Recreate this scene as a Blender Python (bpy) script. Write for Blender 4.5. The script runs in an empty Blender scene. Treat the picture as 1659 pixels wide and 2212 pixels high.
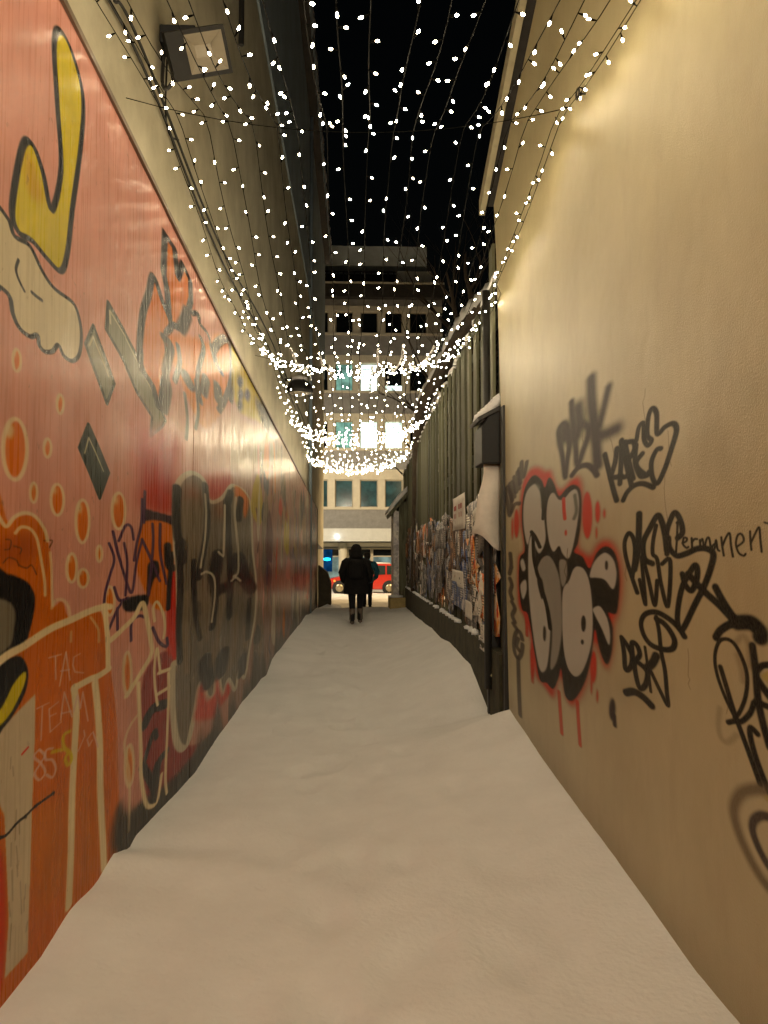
import bpy, math, random
import numpy as np
from mathutils import Vector, Matrix, Euler, noise
R = math.radians
C = bpy.context.scene.collection
SC = bpy.context.scene

# ------------------------------------------------------------------ camera, world, exposure
EYE = 1.55
cam_d = bpy.data.cameras.new('camera'); cam = bpy.data.objects.new('camera', cam_d); C.objects.link(cam)
cam_d.sensor_fit = 'VERTICAL'; cam_d.sensor_height = 24.0; cam_d.lens = 24.0 * 1703.0 / 2212.0
cam_d.clip_start = 0.05; cam_d.clip_end = 400
cam.location = (0, 0, EYE); cam.rotation_euler = (R(90 + 2.656), 0, R(-2.169))
SC.camera = cam
world = bpy.data.worlds.new('World'); SC.world = world; world.use_nodes = True
wn = world.node_tree; wn.nodes.clear()
sky = wn.nodes.new('ShaderNodeTexSky'); sky.sky_type = 'NISHITA'; sky.sun_disc = False
sky.sun_elevation = R(1.0); sky.sun_rotation = R(200)
bg = wn.nodes.new('ShaderNodeBackground'); bg.inputs['Strength'].default_value = 0.0016     # night: the last of the skyglow
wo = wn.nodes.new('ShaderNodeOutputWorld')
wn.links.new(sky.outputs[0], bg.inputs[0]); wn.links.new(bg.outputs[0], wo.inputs[0])
SC.view_settings.view_transform = 'Standard'; SC.view_settings.look = 'None'
SC.view_settings.exposure = 0.0; SC.view_settings.gamma = 1.0; SC.view_settings.use_curve_mapping = False
cy = SC.cycles
cy.use_light_tree = True; cy.sample_clamp_indirect = 4.0; cy.max_bounces = 7; cy.diffuse_bounces = 4
cy.glossy_bounces = 3; cy.caustics_reflective = False; cy.caustics_refractive = False
cy.use_denoising = True; cy.use_adaptive_sampling = False
BULB_EMIT = 152.0; LAMP_WARM = (1.0, 0.82, 0.53)

# ------------------------------------------------------------------ helpers
def S(r, g, b):
    f = lambda c: (c / 255 / 12.92) if c / 255 <= .04045 else ((c / 255 + .055) / 1.055) ** 2.4
    return (f(r), f(g), f(b), 1)
def tag(o, label, cat, group=None):
    o['label'] = label; o['category'] = cat
    if group: o['group'] = group
    return o
def empty(name, loc, label, cat, group=None):
    o = bpy.data.objects.new(name, None); o.empty_display_size = .2; C.objects.link(o); o.location = loc
    return tag(o, label, cat, group)
def child(o, p):
    o.parent = p; o.matrix_parent_inverse = Matrix.Translation(-Vector(p.location)) if p.parent is None else Matrix()
    return o
class MB:
    def __init__(s): s.v = []; s.f = []; s.uv = None
    def add(s, vs, fs):
        n = len(s.v); s.v += [tuple(v) for v in vs]; s.f += [tuple(i + n for i in f) for f in fs]; return s
    def box(s, a, b, jit=0, rot=None, piv=None):
        x0, y0, z0 = a; x1, y1, z1 = b
        vs = [Vector(p) for p in ((x0,y0,z0),(x1,y0,z0),(x1,y1,z0),(x0,y1,z0),(x0,y0,z1),(x1,y0,z1),(x1,y1,z1),(x0,y1,z1))]
        if jit: vs = [v + Vector((random.uniform(-jit,jit), random.uniform(-jit,jit), random.uniform(-jit,jit))) for v in vs]
        if rot:
            pv = Vector(piv) if piv else sum(vs, Vector()) / 8
            m = Euler(rot).to_matrix(); vs = [pv + m @ (v - pv) for v in vs]
        return s.add(vs, [(0,3,2,1),(4,5,6,7),(0,1,5,4),(1,2,6,5),(2,3,7,6),(3,0,4,7)])
    def tube(s, pts, r, n=6, cap=True):
        pts = [Vector(p) for p in pts]; rs = r if isinstance(r, (list, tuple)) else [r] * len(pts)
        base = len(s.v); ref = Vector((0, 0, 1))
        for i, p in enumerate(pts):
            t = (pts[min(i+1, len(pts)-1)] - pts[max(i-1, 0)])
            t = t.normalized() if t.length > 1e-9 else Vector((0,1,0))
            u = t.cross(ref)
            if u.length < .05: u = t.cross(Vector((1,0,0)))
            u.normalize(); w = u.cross(t)
            for k in range(n):
                a = 2 * math.pi * k / n; s.v.append(tuple(p + (u * math.cos(a) + w * math.sin(a)) * rs[i]))
        for i in range(len(pts) - 1):
            for k in range(n):
                a = base + i*n + k; b = base + i*n + (k+1) % n; s.f.append((a, b, b + n, a + n))
        if cap:
            s.f.append(tuple(base + k for k in range(n))[::-1]); e = base + (len(pts)-1)*n; s.f.append(tuple(e + k for k in range(n)))
        return s
    def prism(s, poly, axis, a, b):       # extrude a 2-D outline along an axis (0 x, 1 y, 2 z)
        def P(p, h):
            return {0: (h, p[0], p[1]), 1: (p[0], h, p[1]), 2: (p[0], p[1], h)}[axis]
        n = len(poly); vs = [P(p, a) for p in poly] + [P(p, b) for p in poly]
        return s.add(vs, [tuple(range(n))[::-1], tuple(range(n, 2*n))] + [(i, (i+1) % n, n + (i+1) % n, n + i) for i in range(n)])
    def lathe(s, c, prof, n=16, axis=2):
        base = len(s.v)
        for r, h in prof:
            for k in range(n):
                a = 2*math.pi*k/n; q = [r*math.cos(a), r*math.sin(a)]; q.insert(axis, h)
                s.v.append((c[0]+q[0], c[1]+q[1], c[2]+q[2]))
        for i in range(len(prof)-1):
            for k in range(n):
                a = base+i*n+k; b = base+i*n+(k+1) % n; s.f.append((a, b, b+n, a+n))
        s.f.append(tuple(base+k for k in range(n))[::-1]); e = base+(len(prof)-1)*n; s.f.append(tuple(e+k for k in range(n)))
        return s
    def ico(s, c, r, st=(1,1,1), M=None):
        t = (1+5**.5)/2; L = (1+t*t)**.5
        vs = [(-1,t,0),(1,t,0),(-1,-t,0),(1,-t,0),(0,-1,t),(0,1,t),(0,-1,-t),(0,1,-t),(t,0,-1),(t,0,1),(-t,0,-1),(-t,0,1)]
        fs = [(0,11,5),(0,5,1),(0,1,7),(0,7,10),(0,10,11),(1,5,9),(5,11,4),(11,10,2),(10,7,6),(7,1,8),(3,9,4),(3,4,2),(3,2,6),(3,6,8),(3,8,9),(4,9,5),(2,4,11),(6,2,10),(8,6,7),(9,8,1)]
        out = []
        for v in vs:
            q = Vector((v[0]*st[0], v[1]*st[1], v[2]*st[2])) * (r/L)
            if M: q = M @ q
            out.append(Vector(c) + q)
        return s.add(out, fs)
    def mesh(s, name, mat, smooth=False):
        me = bpy.data.meshes.new(name); me.from_pydata(s.v, [], s.f); me.update()
        bm_fix(me)
        if mat: me.materials.append(mat)
        if smooth: me.polygons.foreach_set('use_smooth', [True]*len(me.polygons))
        return me
    def obj(s, name, mat, parent=None, smooth=False, bevel=0):
        o = bpy.data.objects.new(name, s.mesh(name, mat, smooth)); C.objects.link(o)
        if parent is not None: child(o, parent)
        if bevel:
            m = o.modifiers.new('bevel', 'BEVEL'); m.width = bevel; m.segments = 2; m.limit_method = 'ANGLE'
        return o
import bmesh
def bm_fix(me):
    bm = bmesh.new(); bm.from_mesh(me); bmesh.ops.recalc_face_normals(bm, faces=bm.faces[:]); bm.to_mesh(me); bm.free()
def cr(pts, n=6, closed=False):            # Catmull-Rom
    P = [np.array(p, float) for p in pts]
    if len(P) < 3 and not closed: return np.array(P)
    out = []; N = len(P)
    rng = range(N if closed else N-1)
    for i in rng:
        if closed: a, b, c, d = P[(i-1) % N], P[i], P[(i+1) % N], P[(i+2) % N]
        else: a, b, c, d = P[max(i-1,0)], P[i], P[i+1], P[min(i+2, N-1)]
        for k in range(n):
            t = k/n; out.append(.5*((2*b)+(-a+c)*t+(2*a-5*b+4*c-d)*t*t+(-a+3*b-3*c+d)*t**3))
    if not closed: out.append(P[-1])
    return np.array(out)

# ------------------------------------------------------------------ materials
def nodes(name):
    m = bpy.data.materials.new(name); m.use_nodes = True
    return m, m.node_tree, m.node_tree.nodes, m.node_tree.links, m.node_tree.nodes['Principled BSDF']
def mat(name, col, rough=.7, var=.25, scale=6, bump=.0, bscale=40, metal=0, spec=.5, rnd=0, stretch=(1,1,1), col2=None, coat=0):
    m, nt, N, L, B = nodes(name)
    B.inputs['Roughness'].default_value = rough; B.inputs['Metallic'].default_value = metal
    B.inputs['Specular IOR Level'].default_value = spec; B.inputs['Coat Weight'].default_value = coat
    tc = N.new('ShaderNodeTexCoord'); mp = N.new('ShaderNodeMapping'); mp.inputs['Scale'].default_value = stretch
    L.new(tc.outputs['Object'], mp.inputs[0])
    nz = N.new('ShaderNodeTexNoise'); nz.inputs['Scale'].default_value = scale; nz.inputs['Detail'].default_value = 7; nz.inputs['Roughness'].default_value = .65
    L.new(mp.outputs[0], nz.inputs['Vector'])
    rp = N.new('ShaderNodeValToRGB'); c2 = col2 or tuple(c*(1-var) for c in col[:3])+(1,)
    hi = tuple(min(1, c*(1+var*.5)) for c in col[:3])+(1,)
    rp.color_ramp.elements[0].position = .3; rp.color_ramp.elements[0].color = c2
    rp.color_ramp.elements[1].position = .7; rp.color_ramp.elements[1].color = hi
    L.new(nz.outputs['Fac'], rp.inputs[0]); out = rp.outputs[0]
    if rnd:
        oi = N.new('ShaderNodeObjectInfo'); hs = N.new('ShaderNodeHueSaturation')
        mr = N.new('ShaderNodeMapRange'); mr.inputs[3].default_value = 1-rnd; mr.inputs[4].default_value = 1+rnd
        L.new(oi.outputs['Random'], mr.inputs[0]); L.new(mr.outputs[0], hs.inputs['Value']); L.new(out, hs.inputs['Color']); out = hs.outputs[0]
    L.new(out, B.inputs['Base Color'])
    if bump:
        n2 = N.new('ShaderNodeTexNoise'); n2.inputs['Scale'].default_value = bscale; n2.inputs['Detail'].default_value = 5
        L.new(mp.outputs[0], n2.inputs['Vector'])
        bp = N.new('ShaderNodeBump'); bp.inputs['Strength'].default_value = bump; bp.inputs['Distance'].default_value = .02
        L.new(n2.outputs['Fac'], bp.inputs['Height']); L.new(bp.outputs[0], B.inputs['Normal'])
    return m
def emat(name, col, strength, var=0, scale=3):
    m, nt, N, L, B = nodes(name); N.remove(B)
    e = N.new('ShaderNodeEmission'); e.inputs[0].default_value = tuple(col[:3])+(1,); e.inputs[1].default_value = strength
    if var:
        tc = N.new('ShaderNodeTexCoord'); nz = N.new('ShaderNodeTexNoise'); nz.inputs['Scale'].default_value = scale
        L.new(tc.outputs['Object'], nz.inputs['Vector'])
        mr = N.new('ShaderNodeMapRange'); mr.inputs[1].default_value = .3; mr.inputs[2].default_value = .7
        mr.inputs[3].default_value = strength*(1-var); mr.inputs[4].default_value = strength*(1+var)
        L.new(nz.outputs['Fac'], mr.inputs[0]); L.new(mr.outputs[0], e.inputs[1])
    L.new(e.outputs[0], N['Material Output'].inputs[0]); return m
def glow_glass(name, col, strength, dark):
    m, nt, N, L, B = nodes(name)
    B.inputs['Base Color'].default_value = dark; B.inputs['Roughness'].default_value = .12
    tc = N.new('ShaderNodeTexCoord'); br = N.new('ShaderNodeTexNoise'); br.inputs['Scale'].default_value = 1.7; br.inputs['Detail'].default_value = 3
    L.new(tc.outputs['Object'], br.inputs['Vector'])
    mr = N.new('ShaderNodeMapRange'); mr.inputs[1].default_value = .35; mr.inputs[2].default_value = .65
    mr.inputs[3].default_value = strength*.45; mr.inputs[4].default_value = strength*1.3
    L.new(br.outputs['Fac'], mr.inputs[0])
    B.inputs['Emission Color'].default_value = tuple(col)+(1,); L.new(mr.outputs[0], B.inputs['Emission Strength'])
    return m
SNOW = mat('snow', (.86,.86,.87,1), .75, .07, 2.2, .3, 38, spec=.3)
SNOWCAP = mat('packed_snow', (.82,.82,.84,1), .75, .08, 9, .5, 30, spec=.3)
PLASTER = mat('beige_plaster', S(204,198,176), .75, .22, 1.3, .25, 30, col2=S(172,165,142))
BLUEGREY = mat('blue_grey', S(150,166,178), .8, .25, 1.1, .2, 25)
DARK = mat('dark_metal', S(38,36,34), .5, .35, 8, .1, 60)
RUBBER = mat('black_rubber', S(24,24,26), .6, .3, 20)
ZINC = mat('galvanised_metal', S(176,168,140), .45, .25, 5, .1, 30, metal=.0)
WOOD = mat('weathered_green_planks', S(112,112,88), .7, .5, 3.0, .5, 12, rnd=.38, stretch=(9,9,.6), col2=S(48,48,34))
PLINTH = mat('mossy_concrete', S(64,60,40), .9, .5, 5, .5, 25, col2=S(34,33,22))
ROOF = mat('tar_roof', S(58,54,50), .85, .3, 6, .3, 30)
TRIM = mat('painted_trim', S(120,104,88), .5, .3, 6)
BARK = mat('dark_bark', S(70,58,46), .9, .4, 12, .7, 25, stretch=(1,1,.3))
BLACKCLOTH = mat('black_wool', S(30,29,30), .9, .35, 25, .4, 120, spec=.2)
DENIM = mat('dark_trousers', S(30,30,34), .85, .3, 30, .2, 90, spec=.2)
TEALCLOTH = mat('teal_shell_fabric', S(38,108,128), .6, .25, 14, .2, 60)
BOOT = mat('grey_boots', S(110,98,88), .7, .3, 20)
SKIN = mat('skin', S(205,160,135), .5, .1, 12)
HAIR = mat('dark_hair', S(30,24,20), .6, .4, 40, .3, 80)
PAPER = mat('white_paper', S(222,214,204), .7, .12, 10, .1, 30, rnd=.08)
CREAM = mat('cream_render', S(206,198,174), .8, .12, 2, .1, 20)
SPAN = mat('grey_spandrel', S(146,144,138), .85, .2, 3, .2, 20)
SOFFIT = mat('pale_soffit', S(196,198,190), .7, .1, 3)
PENT = mat('grey_metal_sheet', S(205,214,216), .6, .15, 2)
PEBBLE = mat('roughcast_panel', S(150,142,126), .9, .4, 30, .6, 60)
FRAME = mat('window_frame_paint', S(176,166,140), .5, .1, 6)
GLASSD = mat('dark_glass', S(20,26,28), .08, .4, 2)
GMINT = glow_glass('mint_lit_glass', (.45,.95,.75), .42, S(40,60,55))
GBRIGHT = glow_glass('bright_lit_glass', (.80,1.0,.90), 2.6, S(90,110,100))
GTEAL = glow_glass('dim_teal_glass', (.18,.5,.42), .10, S(20,34,34))
GSHOP = glow_glass('shop_glass', (.50,.72,.62), .34, S(16,22,24))
GCYAN = glow_glass('cyan_lit_glass', (.35,.95,1.0), 1.0, S(60,110,115))
ECYAN = emat('cyan_sign_light', (.02,.55,1.0), 3.0)
EBLUE = emat('blue_window_light', (.01,.10,.30), .35, .5, 2)
EWHITE = emat('white_lamp', (.80,.88,1.0), 14)
BULBM = emat('fairy_bulb', LAMP_WARM, BULB_EMIT)
BULBDIM = emat('fairy_bulb_dim', LAMP_WARM, BULB_EMIT*.25)
CARRED = mat('red_car_paint', S(178,38,20), .28, .12, 3, coat=.6)
CARGLASS = mat('car_window', S(40,52,52), .08, .2, 3)
TYRE = mat('tyre_rubber', S(26,25,24), .85, .3, 20)
RIM = mat('wheel_rim', S(160,150,120), .35, .2, 10, metal=.6)
ORANGEL = emat('orange_indicator', (1.0,.35,.05), 1.6)
WHITEL = emat('white_reflection_lamp', (.9,1.0,1.0), 3.0)
STREETSNOW = mat('trampled_street_snow', (.70,.68,.64,1), .8, .25, 2.2, .6, 9, spec=.3)
BRICKPIER = mat('dark_stone', S(66,60,48), .9, .4, 7, .5, 20)

# ------------------------------------------------------------------ spray paint: outlines in wall millimetres (along, up)
MURAL = [
('f','orange',4,12,0,1,0,1,[2618,1630,2733,1636,2826,1664,2950,1665,3055,1619,3127,1490,3141,1328,3251,1335,3350,1259,3708,1263,3849,1141,3898,979,3993,742,4062,449,4051,34,3666,3,3084,-35,2695,85]),
('f','rust',28,66,0,1,0,0.7,[2677,1576,2884,1601,2956,1531,2867,1495,2740,1506,2681,1498]),
('f','ochre',63,169,0,1,0,0.55,[2980,595,3321,515,3392,280,3311,156,3071,211,2991,386]),
('f','ochre',59,179,0,1,0,0.5,[3471,549,3714,437,3805,123,3530,35,3423,268]),
('f','maroon',9,39,0,1,0,1,[4519,830,5214,860,5297,349,5779,138,6269,27,5974,-75,5539,-145,4987,-77,4701,61,4507,280]),
('f','pink2',14,51,0,1,0,0.7,[4021,611,4482,503,4500,157,4320,172,4105,254]),
('f','soot',25,107,0,1,0,1,[4061,269,4224,177,4371,142,4555,139,4946,80,5529,36,6843,11,6860,-277,5165,-230,4052,30]),
('f','cream',4,6,0,1,1,1,[3000,1012,3000,850,2982,574,2978,85,2781,98,2801,285,2753,650,2661,763,2653,933,2728,954]),
('f','red',7,16,0,1,0,0.7,[2691,546,2757,478,2778,255,2761,93,2714,76]),
('s','grime',5,12,1,0,0,0.5,[2939,344,2938,293]),
('s','grime',5,11,1,0,0,0.5,[2803,342,2813,289]),
('s','grime',5,12,1,0,0,0.5,[2968,200,2955,171]),
('s','grime',5,11,1,0,0,0.5,[2812,537,2812,458]),
('s','grime',5,11,1,0,0,0.5,[2797,832,2795,793]),
('s','grime',5,12,1,0,0,0.5,[2893,374,2909,255]),
('s','grime',5,12,1,0,0,0.5,[2930,304,2932,252]),
('s','grime',5,11,1,0,0,0.5,[2815,796,2821,761]),
('s','grime',5,11,1,0,0,0.5,[2824,258,2817,174]),
('s','grime',5,11,1,0,0,0.5,[2849,637,2843,536]),
('s','grime',5,12,1,0,0,0.5,[2872,592,2877,545]),
('s','grime',5,11,1,0,0,0.5,[2853,511,2871,436]),
('s','grime',5,11,1,0,0,0.5,[2861,443,2868,401]),
('s','grime',5,11,1,0,0,0.5,[2821,441,2832,335]),
('f','black',4,6,0,1,0,1,[2626,1466,2742,1462,2837,1445,2921,1418,2974,1368,2962,1302,2930,1249,2898,1215,2786,1193,2640,1187]),
('f','grey',4,10,0,1,0,1,[2631,1373,2747,1369,2800,1330,2793,1263,2764,1218,2639,1208]),
('f','black',4,5,0,1,0,1,[2641,1174,2756,1175,2840,1172,2902,1141,2930,1090,2902,1030,2807,976,2738,952,2652,941]),
('f','yellow',4,5,0,1,0,1,[2650,992,2724,1028,2792,1077,2854,1102,2909,1107,2905,1071,2847,1022,2766,976,2652,954]),
('s','rust2',5,13,0.8,0,0,0.8,[2700,1502,2739,1519,2801,1510,2824,1491]),
('s','rust2',6,14,0.8,0,0,0.8,[2824,1491,2890,1480,2935,1489,2984,1454]),
('s','rust2',5,12,0.8,0,0,0.8,[2716,1581,2756,1577,2748,1550,2708,1546]),
('s','rust2',6,16,0.8,0,0,0.8,[3051,1580,3129,1581,3104,1555]),
('s','rust2',6,13,0.8,0,0,0.8,[2778,1559,2842,1550,2832,1532]),
('s','ivory',14,36,0.6,0,0,0.85,[2644,1670,2714,1625,2783,1660,2869,1678,2961,1668,3049,1624,3083,1580]),
('s','ivory',13,32,0.7,0,0,0.8,[2791,1604,2838,1626,2917,1621,2977,1589,3010,1536,3044,1472,3066,1422,3074,1372]),
('s','ivory',10,30,0.7,0,0,0.7,[3111,1535,3128,1469,3138,1393,3148,1327]),
('s','ivory',13,34,0.8,0,0,0.6,[3142,1317,3181,1345,3265,1340,3325,1304,3342,1254]),
('f','orange2',5,11,0,1,0,0.95,[2856,1905,2852,1867,2834,1833,2808,1810,2776,1800,2745,1804,2718,1822,2699,1850,2692,1884,2696,1921,2711,1953,2736,1977,2767,1990,2799,1987,2827,1971,2848,1942]),
('s','ivory',15,36,0.7,1,0,0.8,[2871,1907,2865,1864,2845,1827,2814,1800,2777,1789,2740,1794,2709,1813,2688,1845,2679,1883,2684,1923,2702,1959,2730,1986,2766,2000,2804,1998,2837,1980,2861,1948]),
('f','ivory',9,21,0,1,0,0.8,[2759,1957,2757,1946,2750,1937,2740,1929,2727,1926,2715,1926,2704,1930,2697,1937,2694,1947,2696,1957,2702,1966,2712,1974,2725,1978,2737,1978,2748,1974,2756,1966]),
('f','orange2',5,11,0,1,0,0.95,[2796,2212,2794,2198,2789,2185,2780,2176,2770,2171,2760,2171,2751,2177,2744,2186,2742,2199,2743,2212,2748,2225,2757,2235,2767,2240,2777,2240,2786,2234,2793,2225]),
('s','ivory',10,25,0.7,1,0,0.8,[2800,2213,2798,2197,2792,2183,2782,2173,2770,2167,2758,2167,2748,2173,2741,2184,2737,2198,2739,2213,2745,2227,2755,2238,2766,2244,2779,2244,2789,2238,2797,2227]),
('f','ivory',9,21,0,1,0,0.8,[2764,2228,2763,2224,2761,2220,2758,2217,2754,2215,2750,2215,2746,2216,2743,2219,2742,2222,2743,2226,2745,2230,2749,2233,2753,2234,2757,2235,2761,2233,2763,2231]),
('f','orange2',5,14,0,1,0,0.95,[3216,2134,3214,2121,3208,2109,3198,2100,3187,2095,3175,2095,3164,2101,3157,2111,3154,2123,3156,2136,3162,2148,3171,2157,3183,2162,3195,2162,3206,2157,3213,2147]),
('s','ivory',12,33,0.7,1,0,0.8,[3221,2135,3219,2120,3212,2107,3200,2096,3187,2091,3173,2092,3161,2098,3153,2108,3149,2122,3151,2137,3158,2150,3169,2160,3183,2166,3197,2166,3209,2160,3218,2149]),
('f','ivory',10,28,0,1,0,0.8,[3180,2150,3179,2147,3177,2143,3173,2140,3168,2139,3163,2138,3159,2140,3156,2142,3155,2146,3156,2149,3158,2153,3162,2156,3167,2157,3172,2157,3176,2156,3179,2154]),
('f','orange2',5,13,0,1,0,0.95,[3092,1940,3090,1928,3084,1917,3074,1909,3063,1905,3051,1906,3041,1911,3034,1921,3031,1932,3032,1944,3038,1955,3048,1963,3059,1967,3071,1967,3082,1961,3089,1952]),
('s','ivory',12,31,0.7,1,0,0.8,[3097,1941,3095,1927,3088,1915,3076,1906,3063,1901,3049,1902,3037,1909,3029,1919,3026,1932,3028,1945,3035,1957,3046,1966,3059,1971,3073,1970,3085,1964,3094,1954]),
('f','ivory',10,26,0,1,0,0.8,[3056,1957,3056,1953,3053,1950,3049,1948,3044,1946,3040,1946,3036,1948,3033,1950,3032,1953,3032,1957,3035,1960,3039,1962,3044,1964,3048,1964,3052,1962,3055,1960]),
('f','orange2',5,14,0,1,0,0.95,[3231,1747,3228,1725,3216,1706,3198,1693,3177,1688,3155,1691,3137,1702,3124,1720,3119,1740,3122,1761,3133,1780,3150,1793,3171,1799,3193,1797,3212,1786,3226,1769]),
('s','ivory',12,33,0.7,1,0,0.8,[3241,1748,3237,1723,3223,1702,3202,1688,3177,1682,3152,1686,3131,1698,3116,1717,3110,1740,3114,1763,3126,1784,3146,1799,3171,1805,3196,1803,3219,1791,3235,1772]),
('f','ivory',10,28,0,1,0,0.8,[3166,1780,3164,1774,3160,1769,3152,1765,3144,1763,3135,1764,3128,1767,3123,1771,3121,1777,3122,1783,3127,1788,3134,1792,3142,1794,3151,1793,3158,1791,3164,1786]),
('f','orange2',5,12,0,1,0,0.95,[2967,1757,2965,1745,2960,1734,2952,1726,2942,1723,2932,1725,2923,1732,2917,1742,2914,1754,2916,1766,2921,1777,2929,1784,2939,1788,2949,1786,2958,1780,2964,1770]),
('s','ivory',12,28,0.7,1,0,0.8,[2971,1758,2969,1744,2963,1732,2954,1723,2942,1720,2930,1722,2920,1729,2913,1740,2910,1753,2912,1767,2918,1779,2927,1787,2938,1791,2950,1789,2961,1782,2968,1771]),
('f','ivory',10,24,0,1,0,0.8,[2936,1777,2935,1773,2933,1770,2930,1768,2926,1767,2922,1767,2918,1769,2916,1772,2915,1775,2916,1778,2918,1781,2921,1784,2925,1785,2929,1784,2933,1783,2935,1780]),
('f','orange2',6,17,0,1,0,0.95,[3539,1671,3535,1638,3520,1610,3497,1591,3469,1585,3441,1591,3417,1608,3401,1635,3394,1666,3397,1697,3411,1724,3433,1744,3461,1751,3489,1747,3514,1730,3532,1703]),
('s','ivory',13,39,0.7,1,0,0.8,[3552,1671,3547,1635,3529,1604,3502,1583,3470,1575,3437,1582,3409,1602,3390,1631,3382,1665,3387,1700,3403,1730,3428,1752,3460,1761,3493,1756,3522,1737,3543,1707]),
('f','ivory',11,33,0,1,0,0.8,[3454,1723,3452,1714,3446,1707,3437,1701,3426,1699,3414,1700,3405,1705,3398,1712,3396,1720,3397,1729,3403,1737,3412,1742,3423,1745,3434,1744,3444,1739,3451,1732]),
('f','orange2',7,22,0,1,0,0.95,[4094,1743,4088,1711,4068,1683,4036,1664,3999,1657,3962,1662,3930,1678,3909,1704,3900,1734,3905,1765,3924,1792,3954,1811,3990,1820,4028,1816,4062,1801,4085,1775]),
('s','ivory',15,54,0.7,1,0,0.8,[4111,1744,4104,1708,4080,1677,4043,1656,4000,1648,3956,1653,3920,1672,3895,1700,3885,1733,3891,1767,3913,1798,3948,1819,3990,1829,4034,1825,4073,1808,4100,1779]),
('f','ivory',13,43,0,1,0,0.8,[3981,1792,3978,1783,3970,1776,3958,1770,3943,1767,3928,1768,3916,1772,3907,1779,3904,1787,3906,1796,3914,1804,3926,1810,3941,1812,3955,1812,3968,1807,3977,1801]),
('f','orange2',6,19,0,1,0,0.95,[3733,1526,3731,1514,3726,1503,3716,1496,3706,1494,3694,1496,3685,1504,3678,1514,3675,1526,3677,1539,3682,1549,3691,1556,3702,1559,3713,1556,3723,1549,3730,1539]),
('s','ivory',14,45,0.7,1,0,0.8,[3738,1526,3736,1512,3729,1500,3718,1493,3706,1490,3693,1493,3682,1501,3674,1513,3671,1526,3673,1540,3679,1552,3689,1559,3702,1562,3715,1559,3726,1552,3734,1540]),
('f','ivory',12,38,0,1,0,0.8,[3699,1548,3699,1544,3696,1541,3693,1540,3688,1539,3684,1540,3680,1541,3677,1544,3676,1548,3677,1551,3679,1554,3683,1556,3687,1557,3692,1556,3696,1554,3698,1551]),
('f','orange2',6,16,0,1,0,0.95,[3397,1468,3394,1447,3384,1430,3368,1419,3349,1416,3330,1420,3314,1432,3302,1450,3298,1470,3300,1490,3310,1507,3325,1519,3344,1523,3363,1518,3380,1506,3392,1489]),
('s','ivory',13,37,0.7,1,0,0.8,[3405,1468,3402,1445,3390,1425,3371,1413,3349,1410,3327,1415,3308,1429,3295,1448,3290,1470,3293,1493,3304,1512,3322,1524,3343,1529,3366,1524,3385,1511,3399,1491]),
('f','ivory',11,31,0,1,0,0.8,[3339,1505,3338,1499,3333,1494,3327,1491,3320,1490,3312,1492,3305,1495,3301,1500,3299,1505,3300,1511,3304,1516,3311,1519,3318,1520,3326,1519,3332,1515,3337,1511]),
('f','orange2',6,21,0,1,0,0.95,[3935,1293,3931,1269,3918,1250,3898,1238,3874,1235,3850,1242,3829,1257,3815,1277,3809,1301,3813,1324,3825,1343,3844,1355,3868,1359,3892,1353,3914,1338,3929,1317]),
('s','ivory',15,50,0.7,1,0,0.8,[3945,1292,3941,1266,3926,1244,3902,1231,3874,1228,3846,1236,3822,1252,3806,1275,3799,1302,3803,1327,3817,1348,3840,1362,3867,1366,3896,1359,3921,1343,3938,1319]),
('f','ivory',13,41,0,1,0,0.8,[3861,1339,3860,1332,3855,1327,3847,1324,3837,1323,3827,1325,3819,1329,3813,1335,3811,1341,3813,1348,3818,1353,3826,1356,3835,1357,3845,1355,3853,1351,3859,1345]),
('f','orange2',6,17,0,1,0,0.95,[3548,1418,3545,1405,3533,1394,3514,1387,3493,1385,3471,1389,3452,1397,3440,1409,3435,1423,3438,1436,3450,1447,3468,1454,3489,1456,3511,1453,3530,1444,3543,1432]),
('s','ivory',13,40,0.7,1,0,0.8,[3558,1418,3554,1403,3539,1390,3518,1383,3493,1381,3468,1385,3446,1395,3432,1408,3426,1423,3430,1438,3443,1450,3464,1458,3489,1460,3514,1456,3537,1447,3552,1434]),
('f','ivory',11,33,0,1,0,0.8,[3483,1444,3481,1441,3477,1438,3469,1436,3461,1435,3452,1436,3445,1439,3440,1442,3438,1446,3439,1449,3444,1452,3451,1454,3460,1455,3468,1454,3476,1452,3481,1448]),
('f','orange2',7,25,0,1,0,0.95,[4260,892,4257,855,4245,825,4226,807,4202,804,4179,816,4158,840,4143,873,4137,911,4140,947,4151,976,4169,995,4192,999,4216,988,4238,964,4253,930]),
('s','ivory',16,58,0.7,1,0,0.8,[4270,890,4267,849,4253,816,4230,796,4203,793,4175,806,4151,834,4135,871,4127,912,4130,952,4144,985,4165,1005,4192,1010,4220,998,4244,971,4262,933]),
('f','ivory',14,48,0,1,0,0.8,[4187,967,4185,957,4181,949,4173,945,4164,944,4154,947,4146,954,4140,964,4138,974,4139,984,4144,992,4151,997,4161,998,4170,994,4179,987,4184,978]),
('f','orange2',7,25,0,1,0,0.95,[4327,388,4324,352,4311,323,4290,308,4264,308,4238,323,4216,351,4200,386,4193,425,4196,461,4209,488,4229,504,4254,505,4280,491,4303,464,4320,428]),
('s','ivory',16,61,0.7,1,0,0.8,[4339,385,4335,344,4319,313,4295,297,4265,298,4235,315,4209,345,4190,385,4183,428,4186,467,4201,498,4224,515,4253,516,4284,500,4311,470,4330,430]),
('f','ivory',14,50,0,1,0,0.8,[4248,474,4246,465,4241,457,4232,454,4222,454,4212,459,4203,467,4197,477,4194,488,4196,498,4201,505,4209,509,4219,508,4230,504,4239,496,4245,485]),
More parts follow.
